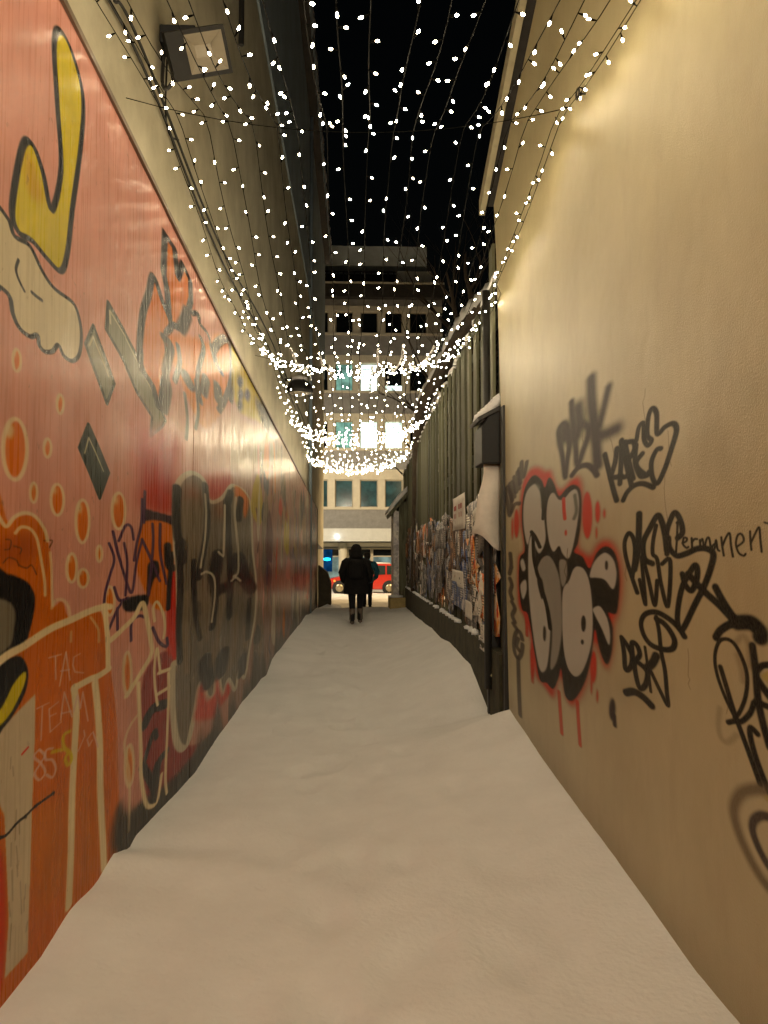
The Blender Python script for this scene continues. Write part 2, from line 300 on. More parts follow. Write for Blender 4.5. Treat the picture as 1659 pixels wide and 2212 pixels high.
('f','cream2',4,7,0,1,0,1,[2566,2658,2681,2670,2734,2633,2865,2648,2987,2597,3105,2572,3305,2578,3385,2536,3417,2466,3396,2384,3317,2335,3214,2331,3149,2359,3091,2319,3015,2299,2961,2310,2945,2343,2881,2320,2792,2324,2733,2357,2704,2409,2635,2419,2579,2409]),
('s','black',15,38,0.35,1,0,1,[2566,2658,2681,2670,2734,2633,2865,2648,2987,2597,3105,2572,3305,2578,3385,2536,3417,2466,3396,2384,3317,2335,3214,2331,3149,2359,3091,2319,3015,2299,2961,2310,2945,2343,2881,2320,2792,2324,2733,2357,2704,2409,2635,2419,2579,2409]),
('s','black',9,22,0.4,0,0,1,[2769,2562,2750,2522,2773,2494,2823,2469]),
('s','black',12,28,0.4,0,0,1,[2890,2486,2938,2485,2980,2486]),
('f','yellow',4,7,0,1,0,1,[2709,2723,2781,2975,2869,3026,2968,2972,3063,2869,3148,3076,3094,3312,3055,3535,3119,3625,3251,3614,3383,3502,3363,3267,3284,2977,3235,2765,3169,2665,3034,2663,2887,2676,2765,2660]),
('s','black',20,54,0.35,1,0,1,[2709,2723,2781,2975,2869,3026,2968,2972,3063,2869,3148,3076,3094,3312,3055,3535,3119,3625,3251,3614,3383,3502,3363,3267,3284,2977,3235,2765,3169,2665,3034,2663,2887,2676,2765,2660]),
('f','yellow2',19,46,0,1,0,0.5,[2795,2926,2848,2986,2972,2889,2938,2844,2844,2831]),
('f','ivory',15,41,0,1,0,0.6,[3177,3626,3174,3614,3167,3600,3156,3587,3143,3577,3130,3570,3119,3568,3111,3572,3108,3580,3110,3592,3117,3605,3127,3618,3140,3629,3154,3636,3165,3638,3173,3634]),
('f','steel',4,11,0,1,1,1,[3569,2558,3887,2362,3772,2238,3471,2446]),
('s','dgreen',13,41,0.35,1,1,1,[3569,2558,3887,2362,3772,2238,3471,2446]),
('s','pale',7,22,0.6,0,1,0.8,[3522,2454,3568,2507,3795,2374]),
('f','cream2',36,109,0,1,0,0.25,[3703,2446,3697,2418,3678,2392,3649,2371,3615,2358,3581,2355,3552,2363,3532,2379,3524,2402,3530,2428,3547,2453,3575,2474,3608,2488,3643,2492,3673,2486,3695,2469]),
('f','steel',4,16,0,1,1,1,[3776,2730,4058,2661,4293,2597,4630,2503,4940,2348,4844,2292,4587,2199,4625,2319,4303,2400,4055,2505,3754,2589]),
('s','dgreen',16,58,0.35,1,1,1,[3776,2730,4058,2661,4293,2597,4630,2503,4940,2348,4844,2292,4587,2199,4625,2319,4303,2400,4055,2505,3754,2589]),
('s','pale',8,28,0.6,0,1,0.8,[3811,2637,3798,2696,4048,2644,4662,2456]),
('f','dgreen',4,11,0,1,1,1,[3523,2102,3825,1915,3691,1782,3413,1981]),
('s','dgreen',13,40,0.35,1,1,1,[3523,2102,3825,1915,3691,1782,3413,1981]),
('s','pale',7,21,0.6,0,1,0.8,[3479,1967,3529,2042,3740,1913]),
('f','orange3',5,23,0,1,1,1,[4878,3509,5144,3521,5237,3363,5389,3503,5640,3476,5670,3343,5566,3217,5365,3049,5027,2987,4946,3187,4857,3263]),
('s','black',37,165,0.35,1,1,1,[4878,3509,5144,3521,5237,3363,5389,3503,5640,3476,5670,3343,5566,3217,5365,3049,5027,2987,4946,3187,4857,3263]),
('f','orange3',5,19,0,1,0,1,[4359,2577,4386,2831,4515,3006,4625,3150,4851,3066,5063,2989,4929,2877,5006,2731,4877,2579,4789,2402,4630,2503]),
('s','black',33,134,0.35,1,0,1,[4359,2577,4386,2831,4515,3006,4625,3150,4851,3066,5063,2989,4929,2877,5006,2731,4877,2579,4789,2402,4630,2503]),
('s','black',64,298,0.5,0,0,1,[5566,3217,5444,3107,5365,3049]),
('s','black',24,123,0.5,0,0,1,[5698,3257,5933,3318,5986,3264,6305,3272,6541,3205]),
('f','orange3',21,115,0,1,0,0.9,[4922,2866,5767,3094,6353,3210,6704,3369,7246,3481,7521,3379,7500,3062,7002,2775,6744,2663,6281,2503,5869,2537,5335,2711]),
('s','slate',49,206,0.3,0,0,0.95,[4889,2857,5063,2845,4934,2656,5008,2556,4913,2407]),
('s','slate',35,154,0.3,0,0,0.95,[5266,2906,5330,2799,5184,2652]),
('s','slate',47,283,0.3,0,0,0.95,[6588,3217,6835,3348,7246,3481,7517,3441,7555,3198,7276,2968,6869,2752]),
('s','slate',55,316,0.3,0,0,0.95,[6528,3212,6718,3126,6948,3111]),
('s','slate',34,173,0.3,0,0,0.95,[6032,3165,6140,3102,5925,2841,6060,2669]),
('s','slate',71,376,0.3,0,0,0.95,[6259,2893,6158,2769]),
('s','slate',78,453,0.3,0,0,0.95,[6793,2941,6831,2835]),
('s','slate',83,394,0.3,0,0,0.95,[5539,2756,5672,2729]),
('s','slate',17,64,0.3,0,0,0.95,[4334,2707,4391,2635,4369,2535]),
('s','slate',50,324,0.3,0,0,0.95,[7734,3225,7505,2963]),
('s','slate',22,103,0.3,0,0,0.95,[5503,2630,5598,2472,5563,2320]),
('s','slate',23,116,0.3,0,0,0.95,[5854,2796,5963,2592,5874,2441]),
('f','pale',142,739,0,1,0,0.18,[4981,2419,5508,2548,6617,2707,7514,2815,7528,2569,6638,2338,5527,2205,4923,2230]),
('f','yellow3',29,215,0,1,0,1,[7553,3513,8067,3553,8990,3498,10149,3430,10614,3253,9131,3059,8101,2969,7657,3119]),
('f','navy',20,138,0,1,0,1,[8317,3310,8304,3284,8264,3255,8204,3229,8133,3210,8063,3201,8004,3201,7965,3213,7950,3232,7962,3258,7999,3285,8057,3311,8126,3330,8197,3341,8259,3342,8301,3331]),
('f','navy',20,140,0,1,0,1,[8374,3183,8360,3157,8320,3129,8259,3104,8187,3085,8116,3077,8057,3079,8017,3090,8002,3110,8014,3136,8052,3163,8110,3187,8180,3206,8252,3216,8314,3216,8357,3204]),
('f','navy',21,157,0,1,0,1,[8890,3285,8875,3256,8829,3226,8760,3199,8680,3178,8600,3168,8533,3169,8489,3182,8472,3203,8486,3229,8528,3259,8593,3286,8672,3307,8753,3318,8824,3318,8872,3306]),
('f','navy',20,139,0,1,0,1,[8332,3064,8318,3038,8278,3011,8218,2987,8147,2970,8077,2962,8018,2965,7978,2977,7964,2997,7976,3022,8013,3048,8071,3072,8140,3090,8211,3099,8273,3097,8316,3085]),
('s','black',254,2311,0.5,0,0,1,[10611,3305,10857,3238]),
('f','pale',153,1514,0,1,0,0.3,[7756,2856,10769,3331,13398,3368,16512,3110,17747,3022,7793,2220,7607,2580]),
('f','olive',106,958,0,1,0,0.5,[7945,2560,12925,3176,14215,3104,10493,2695,7955,2391]),
('f','red2',71,285,0,1,0,1,[4344,2372,4587,2207,4926,2305,5406,2290,5224,2050,5201,1784,4468,1787,4408,1899,4321,2069]),
('f','red2',56,329,0,1,0,1,[6304,2091,7468,2253,7553,2137,6660,1947,6365,1992]),
('f','band',6,26,0,1,1,1,[4482,1776,5210,1758,5213,1690,4473,1703]),
('f','orange4',8,33,0,1,0,1,[4473,1696,5213,1690,5255,1482,5081,1336,5125,1168,4760,1196,4549,1300,4352,1466]),
('f','red',12,53,0,1,0,1,[5116,1335,5392,1445,5405,852,5215,834,5068,928,5055,1174]),
('f','black',6,21,0,1,0,1,[4119,1287,4578,1283,4554,1211,4366,1211,4145,1229]),
('f','black',6,24,0,1,0,1,[4598,1461,4808,1472,4843,1393,4721,1367,4580,1254,4575,1358]),
('s','black',46,201,0.4,0,0,1,[5051,1567,5075,1451,5221,1423]),
('s','black',30,132,0.5,0,0,1,[5179,1517,5116,1335,5090,1171]),
('s','black',56,229,0.4,0,0,1,[4561,554,4731,606,5053,574]),
('s','black',27,110,0.5,0,0,1,[4532,321,4654,400,4784,466,4833,417]),
('s','black',37,146,0.4,0,0,1,[4518,337,4693,215,4819,103]),
('s','black',48,202,0.4,0,0,1,[5069,268,4873,248,4818,118]),
('s','purple',15,53,0.35,0,0,1,[3905,1633,3995,1524,4112,1417,4260,1316,4340,1466,4451,1594]),
('s','purple',16,59,0.35,0,0,1,[4439,1825,4433,1687,4347,1578,4300,1487]),
('s','purple',15,53,0.35,0,0,1,[4003,1589,4122,1667,4229,1664,4282,1599]),
('s','purple',14,45,0.35,0,0,1,[3846,1575,3932,1499,3865,1419,3799,1341,3783,1275]),
('s','purple',17,66,0.35,0,0,1,[4451,1601,4624,1505,4862,1353]),
('s','purple',18,74,0.35,0,0,1,[4859,1700,4869,1519,5029,1330]),
('s','purple',15,50,0.35,0,0,1,[3940,1359,4029,1290,4189,1293]),
('s','purple',14,49,0.35,0,0,1,[3868,1163,3988,1241,4096,1285]),
('s','purple',14,49,0.35,0,0,1,[4004,1146,3998,1253]),
('s','purple',16,59,0.35,0,0,1,[4261,1062,4268,1157,4420,1179,4557,1156]),
('s','purple',18,74,0.35,0,0,1,[4705,1086,4865,984,5068,932,5065,985]),
('s','purple',17,67,0.35,0,0,1,[4673,1695,4695,1566,4607,1282]),
('s','purple',16,62,0.35,0,0,1,[4491,1872,4487,1696]),
('s','purple',15,52,0.35,0,0,1,[4104,1577,4168,1469,4141,1309]),
('f','shade',6,35,0,1,0,1,[5249,1851,5292,1957,5458,2039,5791,2102,6150,2093,6314,2037,6391,1953,6669,1940,7114,2009,7552,2143,7905,2171,8461,2167,8865,2110,9116,1921,9239,1537,9575,1136,9493,744,9014,410,8666,156,8204,309,7949,151,7524,320,7215,232,6912,487,6759,334,6457,344,6171,525,5930,314,5706,158,5419,229,5270,452,5233,783,5427,829,5362,1393,5281,1543]),
('s','pale2',33,196,0.35,1,0,1,[5249,1851,5292,1957,5458,2039,5791,2102,6150,2093,6314,2037,6391,1953,6669,1940,7114,2009,7552,2143,7905,2171,8461,2167,8865,2110,9116,1921,9239,1537,9575,1136,9493,744,9014,410,8666,156,8204,309,7949,151,7524,320,7215,232,6912,487,6759,334,6457,344,6171,525,5930,314,5706,158,5419,229,5270,452,5233,783,5427,829,5362,1393,5281,1543]),
('f','shade2',33,165,0,1,0,0.6,[5366,1827,5570,1963,6002,2004,6231,1873,6242,1672,6035,1416,5876,1297,5630,1542]),
('f','rust3',98,477,0,1,0,0.6,[6091,1968,6066,1930,5994,1896,5887,1870,5765,1856,5648,1857,5551,1870,5487,1894,5464,1925,5484,1958,5544,1991,5639,2017,5756,2034,5878,2037,5987,2026,6062,2002]),
('f','rust3',59,351,0,1,0,0.5,[6723,1917,7237,1986,7244,1864,6783,1806]),
('f','orange4',14,99,0,1,0,1,[7832,2165,8462,2155,8868,2072,8564,1874,8305,1981,7916,1983]),
('s','black',62,283,0.35,0,0,0.85,[5292,1950,5286,1764,5344,1617,5555,1573,5489,1466]),
('s','black',54,286,0.35,0,0,0.85,[6267,2050,6371,1880,6380,1720,6249,1541,6040,1332]),
('s','black',64,411,0.35,0,0,0.85,[7556,2080,7366,1932,7448,1644,7599,1328,7556,909]),
('s','black',109,637,0.35,0,0,0.85,[6911,1492,6806,1398,6710,1214,7160,1191]),
('s','black',136,999,0.35,0,0,0.85,[8137,1448,8602,1238,9166,1090]),
('s','black',46,213,0.35,0,0,0.85,[5346,1573,5428,1316,5410,1017,5457,787]),
('s','black',37,190,0.35,0,0,0.85,[5867,1460,5876,1297,5971,1044,6152,859]),
('s','black',57,330,0.35,0,0,0.85,[6763,1202,6771,1070,6624,897]),
('s','black',70,484,0.35,0,0,0.85,[8220,2057,8074,1855]),
('s','black',123,745,0.35,0,0,0.85,[7195,592,7084,460]),
('s','black',110,597,0.35,0,0,0.85,[6344,662,6450,470]),
('s','black',97,694,0.35,0,0,0.85,[8482,384,8407,255]),
('s','black',46,321,0.35,0,0,0.85,[7813,1245,8431,1244]),
('s','black',51,386,0.35,0,0,0.85,[8980,974,8820,557]),
('f','soot',13,66,0,1,0,1,[6229,1083,6218,1060,6185,1043,6136,1035,6077,1035,6020,1044,5971,1061,5939,1082,5927,1105,5937,1127,5967,1143,6014,1153,6071,1153,6129,1145,6180,1129,6216,1107]),
('s','pale2',19,103,0.5,0,0,0.9,[6271,1980,6326,1824,6290,1629,6122,1405]),
('s','pale2',22,137,0.5,0,0,0.9,[7239,1946,7220,1742,7174,1490]),
('s','pale2',25,166,0.5,0,0,0.9,[7911,2060,7849,1869,8093,1539,8106,1313,7811,1278]),
('s','pale2',20,112,0.5,0,0,0.9,[6169,1353,6400,1363,6704,1307,6765,1164,6621,943]),
('s','pale2',25,167,0.5,0,0,0.9,[7672,1240,7958,1262,8269,1216]),
('s','pale2',22,130,0.5,0,0,0.9,[6910,1521,7144,1480]),
('s','tan',40,191,1,0,0,0.3,[5647,1228,5627,918,5677,678]),
('s','tan',45,243,1,0,0,0.3,[6320,1102,6430,827]),
('s','tan',49,284,1,0,0,0.3,[7163,1141,6949,816,6591,582]),
('s','tan',55,366,1,0,0,0.3,[7980,873,7853,558,7651,425]),
('s','tan',61,450,1,0,0,0.3,[8634,697,8733,506]),
('f','red',19,110,0,1,0,0.8,[6171,517,6457,336,6813,324,6859,457,7216,222,7460,299,7665,180,7101,153,6879,114,6014,271,6009,369]),
('f','shade2',24,120,0,1,0,0.7,[5469,1833,5762,1921,6096,1866,6028,1542,5748,1462,5555,1573]),
('f','shade2',27,143,0,1,0,0.7,[6129,1286,6501,1288,6611,1127,6334,838,6061,953]),
('s','shade2',50,247,0.6,0,0,0.8,[18511,1977,18370,2270,18497,2564]),
('s','orange4',50,143,0.6,0,0,0.8,[18922,2422,18803,2528,18822,2634]),
('f','purple',20,40,0,1,0,0.85,[14883,409,15097,1036,15511,597,15377,158]),
('s','navy',50,256,0.6,0,0,0.8,[22492,486,22436,620,22371,754]),
('f','shade',20,40,0,1,0,0.85,[18347,408,18485,1091,18764,613,18675,135]),
('f','pink2',20,40,0,1,0,0.85,[10241,743,10382,1225,10445,888,10401,551]),
('s','rust3',50,96,0.6,0,0,0.8,[11940,1223,12044,1346,11748,1469]),
('s','silver',50,50,0.6,0,0,0.8,[14567,1519,14453,1597,14466,1674]),
('s','navy',50,95,0.6,0,0,0.8,[16018,1334,16092,1655,16137,1975]),
('s','yellow3',50,115,0.6,0,0,0.8,[9994,2548,9946,2648,10164,2748]),
('f','shade2',20,40,0,1,0,0.85,[13629,787,13869,1034,13915,861,13853,687]),
('s','plum',50,171,0.6,0,0,0.8,[17115,1036,17160,1176,16973,1317]),
('s','navy',50,86,0.6,0,0,0.8,[18754,2144,18889,2311,18806,2478]),
('f','plum',20,40,0,1,0,0.85,[10314,1116,10883,1348,11443,1186,11201,1023]),
('s','yellow3',50,100,0.6,0,0,0.8,[23943,1828,23827,1991,24072,2153]),
('s','shade2',50,80,0.6,0,0,0.8,[11866,2524,11950,2837,12013,3151]),
('s','rust3',50,186,0.6,0,0,0.8,[21109,2069,21127,2335,21177,2601]),
('s','tan',50,251,0.6,0,0,0.8,[13078,2646,13102,2918,12883,3190]),
('s','rust3',50,220,0.6,0,0,0.8,[12874,1780,12828,1982,12932,2185]),
('s','rust3',50,231,0.6,0,0,0.8,[21790,880,21927,1186,21798,1493]),
('s','olive',50,145,0.6,0,0,0.8,[11683,2242,11752,2575,11551,2908]),
('f','red',20,40,0,1,0,0.85,[17408,1763,17869,2144,18295,1877,18105,1610]),
('s','tan',50,80,0.6,0,0,0.8,[18529,406,18673,689,18396,973]),
('s','rust3',50,161,0.6,0,0,0.8,[10934,2610,10898,2818,10978,3025]),
('s','soot',50,129,0.6,0,0,0.8,[12690,2428,12800,2504,12765,2579]),
('f','navy',20,40,0,1,0,0.85,[23750,1439,23995,1755,24275,1534,24163,1313]),
('s','tan',50,74,0.6,0,0,0.8,[17587,1407,17725,1611,17775,1814]),
('s','pale2',50,64,0.6,0,0,0.8,[14343,2401,14355,2476,14273,2552]),
('f','shade',20,40,0,1,0,0.85,[17222,1101,17612,1788,17965,1307,17805,826]),
('s','navy',50,44,0.6,0,0,0.8,[20387,742,20384,886,20301,1030]),
('f','shade',20,40,0,1,0,0.85,[10820,1640,11168,2034,11342,1758,11230,1483]),
('s','navy',50,74,0.6,0,0,0.8,[21043,587,21041,736,21240,885]),
('f','navy',20,40,0,1,0,0.85,[22254,2365,22369,3008,22472,2558,22425,2108]),
('f','soot',20,40,0,1,0,0.85,[15625,910,16088,1470,16475,1078,16293,687]),
('s','red',50,171,0.6,0,0,0.8,[12030,1103,12075,1400,12173,1697]),
('s','purple',50,238,0.6,0,0,0.8,[16224,1810,16165,2083,16026,2356]),
('s','orange4',50,108,0.6,0,0,0.8,[17871,1715,17988,1920,18060,2125]),
('f','purple',20,40,0,1,0,0.85,[14957,1415,15505,1592,15963,1468,15748,1345]),
('f','shade',20,40,0,1,0,0.85,[24121,2695,24327,3231,24375,2856,24321,2481]),
('s','tan',50,80,0.6,0,0,0.8,[24501,1876,24372,2071,24387,2267]),
('s','shade',50,166,0.6,0,0,0.8,[19100,1987,19213,2139,18954,2291]),
('s','slate',50,246,0.6,0,0,0.8,[13803,1580,13694,1790,13721,1999]),
('s','shade',50,161,0.6,0,0,0.8,[19381,712,19397,1046,19283,1380]),
('f','tan',20,40,0,1,0,0.85,[16555,274,16874,553,17164,358,17033,163]),
('s','plum',50,140,0.6,0,0,0.8,[9986,2317,9980,2531,9915,2746]),
('f','olive',20,40,0,1,0,0.85,[9727,1930,9992,2109,10093,1983,10015,1858]),
('f','navy',20,40,0,1,0,0.85,[16159,492,16443,1028,16772,652,16641,277]),
('s','rust3',50,217,0.6,0,0,0.8,[11276,2227,11282,2480,11313,2733]),
('s','slate',50,47,0.6,0,0,0.8,[20373,1007,20370,1109,20548,1210]),
('f','pink2',20,40,0,1,0,0.85,[13690,1095,14236,1410,14918,1190,14655,969]),
('s','soot',50,73,0.6,0,0,0.8,[14694,979,14789,1296,14794,1614]),
('s','slate',50,205,0.6,0,0,0.8,[9953,2409,10010,2579,10023,2749]),
('s','tan',50,104,0.6,0,0,0.8,[23701,230,23561,489,23787,747]),
('s','tan',50,195,0.6,0,0,0.8,[19041,1629,19031,1954,18954,2280]),
('f','red',20,40,0,1,0,0.85,[19548,357,20010,639,20487,442,20286,244]),
('s','shade2',50,47,0.6,0,0,0.8,[15878,1807,15897,1929,16054,2051]),
('f','red',20,40,0,1,0,0.85,[12319,2148,12629,2349,13037,2209,12883,2068]),
('f','tan',20,40,0,1,0,0.85,[15066,756,15134,934,15307,810,15256,685]),
('f','purple',20,40,0,1,0,0.85,[22757,2114,23406,2311,24040,2173,23765,2035]),
('s','navy',50,178,0.6,0,0,0.8,[16390,1499,16447,1678,16547,1857]),
('f','plum',20,40,0,1,0,0.85,[16911,288,17389,704,17969,413,17742,122]),
('f','shade',20,40,0,1,0,0.85,[10352,1100,10562,1567,10822,1240,10722,913]),
('s','navy',50,206,0.6,0,0,0.8,[10772,1077,10818,1238,10876,1400]),
('s','soot',50,250,0.6,0,0,0.8,[15712,2187,15643,2442,15837,2697]),
('s','navy',50,98,0.6,0,0,0.8,[11193,84,11053,206,11210,327]),
('f','shade2',20,40,0,1,0,0.85,[9337,240,9878,923,10447,445,10209,-32]),
('s','pale2',50,169,0.6,0,0,0.8,[14511,825,14441,903,14553,981]),
('s','plum',50,134,0.6,0,0,0.8,[11379,2041,11504,2235,11364,2430]),
('s','pale2',50,157,0.6,0,0,0.8,[15701,2049,15551,2381,15552,2713]),
('f','shade2',20,40,0,1,0,0.85,[18901,481,19441,631,20101,526,19844,420]),
('s','soot',50,93,0.6,0,0,0.8,[17564,899,17658,1181,17629,1462]),
('f','shade',20,40,0,1,0,0.85,[10126,1284,10348,1626,10483,1386,10407,1147]),
('s','orange4',50,111,0.6,0,0,0.8,[22961,458,22998,752,23081,1046]),
('s','pink2',50,81,0.6,0,0,0.8,[9695,1332,9748,1569,9739,1805]),
('s','navy',50,139,0.6,0,0,0.8,[16616,1427,16743,1692,16693,1957]),
('f','shade2',20,40,0,1,0,0.85,[16738,2136,17219,2485,17591,2241,17408,1996]),
('f','navy',20,40,0,1,0,0.85,[17992,2316,18370,2983,18646,2516,18506,2049]),
('s','pale2',50,191,0.6,0,0,0.8,[19254,2579,19287,2901,19138,3222]),
('s','shade',50,160,0.6,0,0,0.8,[22895,569,22946,912,22846,1255]),
('f','soot',20,40,0,1,0,0.85,[16758,480,16955,1002,17311,636,17193,271]),
('f','purple',20,40,0,1,0,0.85,[13356,2132,13412,2721,13642,2309,13581,1897]),
('f','soot',20,40,0,1,0,0.85,[17118,2224,17602,2857,18119,2414,17904,1971]),
('f','navy',20,40,0,1,0,0.85,[10257,2390,10527,2722,10921,2489,10778,2257]),
('f','tan',20,40,0,1,0,0.85,[17565,1709,18003,2239,18566,1868,18352,1497]),
('s','tan',50,237,0.6,0,0,0.8,[16106,975,16208,1298,15907,1621]),
('s','plum',50,207,0.6,0,0,0.8,[10944,840,11015,1016,11070,1192]),
('f','pale2',20,40,0,1,0,0.85,[19497,2487,19905,3163,20384,2690,20194,2216]),
('s','orange4',50,208,0.6,0,0,0.8,[11775,2394,11765,2741,11577,3087]),
('s','shade',50,124,0.6,0,0,0.8,[23975,271,23973,347,24150,423]),
('s','pink2',50,205,0.6,0,0,0.8,[9756,2166,9721,2516,9673,2866]),
('s','purple',50,105,0.6,0,0,0.8,[19682,2109,19687,2342,19502,2575]),
('s','tan',50,100,0.6,0,0,0.8,[12690,1765,12670,1860,12562,1955]),
('f','soot',20,40,0,1,0,0.85,[22062,586,22225,984,22404,705,22331,426]),
('s','plum',50,88,0.6,0,0,0.8,[14816,1346,14670,1436,14824,1526]),
('s','shade2',50,45,0.6,0,0,0.8,[18125,2249,18106,2454,18163,2658]),
('s','soot',50,45,0.6,0,0,0.8,[18862,1680,18955,1765,18991,1850]),
('s','shade2',50,77,0.6,0,0,0.8,[22928,-58,23012,241,22897,540]),
('s','shade2',50,100,0.6,0,0,0.8,[24503,506,24354,697,24557,888]),
('s','soot',50,48,0.6,0,0,0.8,[20659,115,20568,379,20467,643]),
('s','pale2',50,92,0.6,0,0,0.8,[23954,1576,23813,1689,23828,1801]),
('s','shade2',50,211,0.6,0,0,0.8,[13105,2010,13224,2188,13262,2365]),
('f','orange4',20,40,0,1,0,0.85,[13083,196,13364,566,13617,307,13503,48]),
('s','slate',50,69,0.6,0,0,0.8,[13052,1426,12905,1703,13161,1979]),
('s','slate',50,52,0.6,0,0,0.8,[16661,1609,16719,1902,16815,2195]),
('s','navy',50,67,0.6,0,0,0.8,[17491,1130,17500,1234,17577,1337]),
('f','purple',20,40,0,1,0,0.85,[23579,2666,23795,2982,23963,2761,23880,2540]),
('s','plum',50,122,0.6,0,0,0.8,[10771,1337,10726,1637,10769,1937]),
('s','yellow3',50,59,0.6,0,0,0.8,[12257,1171,12219,1262,12193,1353]),
('f','shade2',20,40,0,1,0,0.85,[16112,302,16303,521,16589,368,16487,215]),
('f','slate',20,40,0,1,0,0.85,[22378,1128,22566,1771,22772,1321,22688,870]),
('s','soot',50,183,0.6,0,0,0.8,[19632,1610,19517,1871,19720,2131]),
('s','soot',50,64,0.6,0,0,0.8,[18340,520,18218,856,18167,1192]),
('f','soot',20,40,0,1,0,0.85,[18782,2397,18880,2944,19059,2561,19000,2179]),
('f','yellow3',20,40,0,1,0,0.85,[9015,2022,9634,2456,10207,2153,9952,1849]),
('f','soot',20,40,0,1,0,0.85,[15496,320,15946,1017,16400,529,16206,41]),
('s','soot',50,241,0.6,0,0,0.8,[19528,1152,19547,1384,19529,1617]),
('f','shade2',20,40,0,1,0,0.85,[11985,571,12361,813,12793,644,12620,474]),
('f','pale2',20,40,0,1,0,0.85,[22337,640,22864,1137,23242,789,23048,442]),
('f','tan',20,40,0,1,0,0.85,[12837,2016,13346,2264,13891,2090,13665,1916]),
('f','plum',20,40,0,1,0,0.85,[13526,168,14109,354,14514,224,14302,94]),
('s','shade',50,63,0.6,0,0,0.8,[21182,2409,21159,2624,21358,2838]),
('f','shade',20,40,0,1,0,0.85,[18664,1808,18970,2136,19262,1906,19134,1677]),
('f','orange4',20,40,0,1,0,0.85,[10239,2664,10656,3112,10920,2798,10774,2484]),
('s','soot',50,80,0.6,0,0,0.8,[24293,274,24164,529,24215,785]),
('f','soot',20,40,0,1,0,0.85,[18261,757,18794,1212,19339,894,19108,576]),
('f','pale2',20,40,0,1,0,0.85,[20456,1593,20696,1817,20879,1660,20788,1504]),
('f','tan',20,40,0,1,0,0.85,[19568,619,20011,1024,20512,741,20310,457]),
('s','navy',50,208,0.6,0,0,0.8,[10186,1917,10180,2026,10323,2134]),
('s','shade2',50,53,0.6,0,0,0.8,[16926,1590,16902,1832,16892,2073]),
('s','tan',50,200,0.6,0,0,0.8,[11166,1734,11110,2017,11307,2300]),
('s','shade2',50,115,0.6,0,0,0.8,[15388,2245,15337,2506,15464,2767]),
('s','plum',50,159,0.6,0,0,0.8,[9739,1515,9840,1769,9556,2023]),
('f','shade',20,40,0,1,0,0.85,[15633,234,16252,496,16904,313,16632,130]),
('s','purple',50,85,0.6,0,0,0.8,[22362,1707,22435,2035,22364,2363]),
('s','plum',50,171,0.6,0,0,0.8,[13683,1958,13768,2136,13774,2313]),
('s','soot',50,142,0.6,0,0,0.8,[17070,-92,16952,99,17054,291]),
('s','pale2',50,45,0.6,0,0,0.8,[21382,1234,21419,1453,21516,1671]),
('f','shade2',20,40,0,1,0,0.85,[19876,2282,19907,2772,20098,2429,20050,2086]),
('s','shade2',50,41,0.6,0,0,0.8,[14615,149,14521,285,14763,420]),
('f','plum',20,40,0,1,0,0.85,[20678,220,20886,581,21084,328,20997,75]),
('s','shade',50,99,0.6,0,0,0.8,[12172,1825,12297,2130,12289,2436]),
('s','silver',50,197,0.6,0,0,0.8,[19093,1743,19004,2060,19126,2378]),
('s','shade',50,253,0.6,0,0,0.8,[22419,29,22482,330,22393,630]),
('s','navy',50,195,0.6,0,0,0.8,[18580,409,18640,634,18567,859]),
('s','slate',50,147,0.6,0,0,0.8,[22931,1933,22998,2252,22879,2571]),
('s','soot',50,112,0.6,0,0,0.8,[13076,1500,12977,1818,13046,2137]),
('s','soot',50,220,0.6,0,0,0.8,[21703,542,21698,698,21536,854]),
('f','shade',20,40,0,1,0,0.85,[13597,126,13796,455,13988,225,13904,-4]),
('f','shade2',20,40,0,1,0,0.85,[10114,1694,10549,2347,11014,1890,10821,1432]),
('s','purple',50,154,0.6,0,0,0.8,[18403,1502,18430,1844,18233,2186]),
('f','silver',20,40,0,1,0,0.85,[14947,347,15346,841,15614,495,15471,149]),
('f','pale2',20,40,0,1,0,0.85,[16059,0,16608,680,17029,203,16821,-273]),
('s','plum',50,226,0.6,0,0,0.8,[16634,870,16608,1085,16513,1299]),
('f','shade2',20,40,0,1,0,0.85,[23239,247,23418,432,23794,302,23675,173]),
('s','slate',50,170,0.6,0,0,0.8,[11367,754,11238,986,11200,1217]),
('s','pink2',50,140,0.6,0,0,0.8,[13363,1738,13372,1822,13562,1907]),
('s','pink2',50,49,0.6,0,0,0.8,[15004,1205,15109,1407,14840,1609]),
('f','shade',20,40,0,1,0,0.85,[12756,2477,13251,2814,13646,2578,13456,2342]),
('s','olive',50,78,0.6,0,0,0.8,[20166,1181,20136,1333,20068,1484]),
('s','silver',50,103,0.6,0,0,0.8,[15639,1617,15687,1817,15537,2017]),
('s','pink2',50,211,0.6,0,0,0.8,[17853,1310,17804,1632,17792,1955]),
('f','soot',20,40,0,1,0,0.85,[9360,449,9696,617,10083,499,9928,382]),
('f','pale2',20,40,0,1,0,0.85,[9608,1856,9867,2423,9928,2026,9859,1629]),
('s','tan',50,212,0.6,0,0,0.8,[20373,2476,20456,2781,20296,3086]),
('s','shade',50,209,0.6,0,0,0.8,[12735,2596,12841,2902,12827,3207]),
('f','slate',20,40,0,1,0,0.85,[22735,1460,23198,1820,23565,1568,23387,1315]),
('s','shade',50,175,0.6,0,0,0.8,[23356,795,23384,936,23285,1077]),
('f','yellow3',20,40,0,1,0,0.85,[13306,1676,13923,2296,14376,1862,14146,1428]),
('f','silver',20,40,0,1,0,0.85,[17280,149,17675,429,17902,233,17768,37]),
('f','plum',20,40,0,1,0,0.85,[10538,1557,10978,2095,11543,1718,11328,1342]),
('f','tan',20,40,0,1,0,0.85,[15564,1426,15975,1629,16580,1487,16362,1345]),
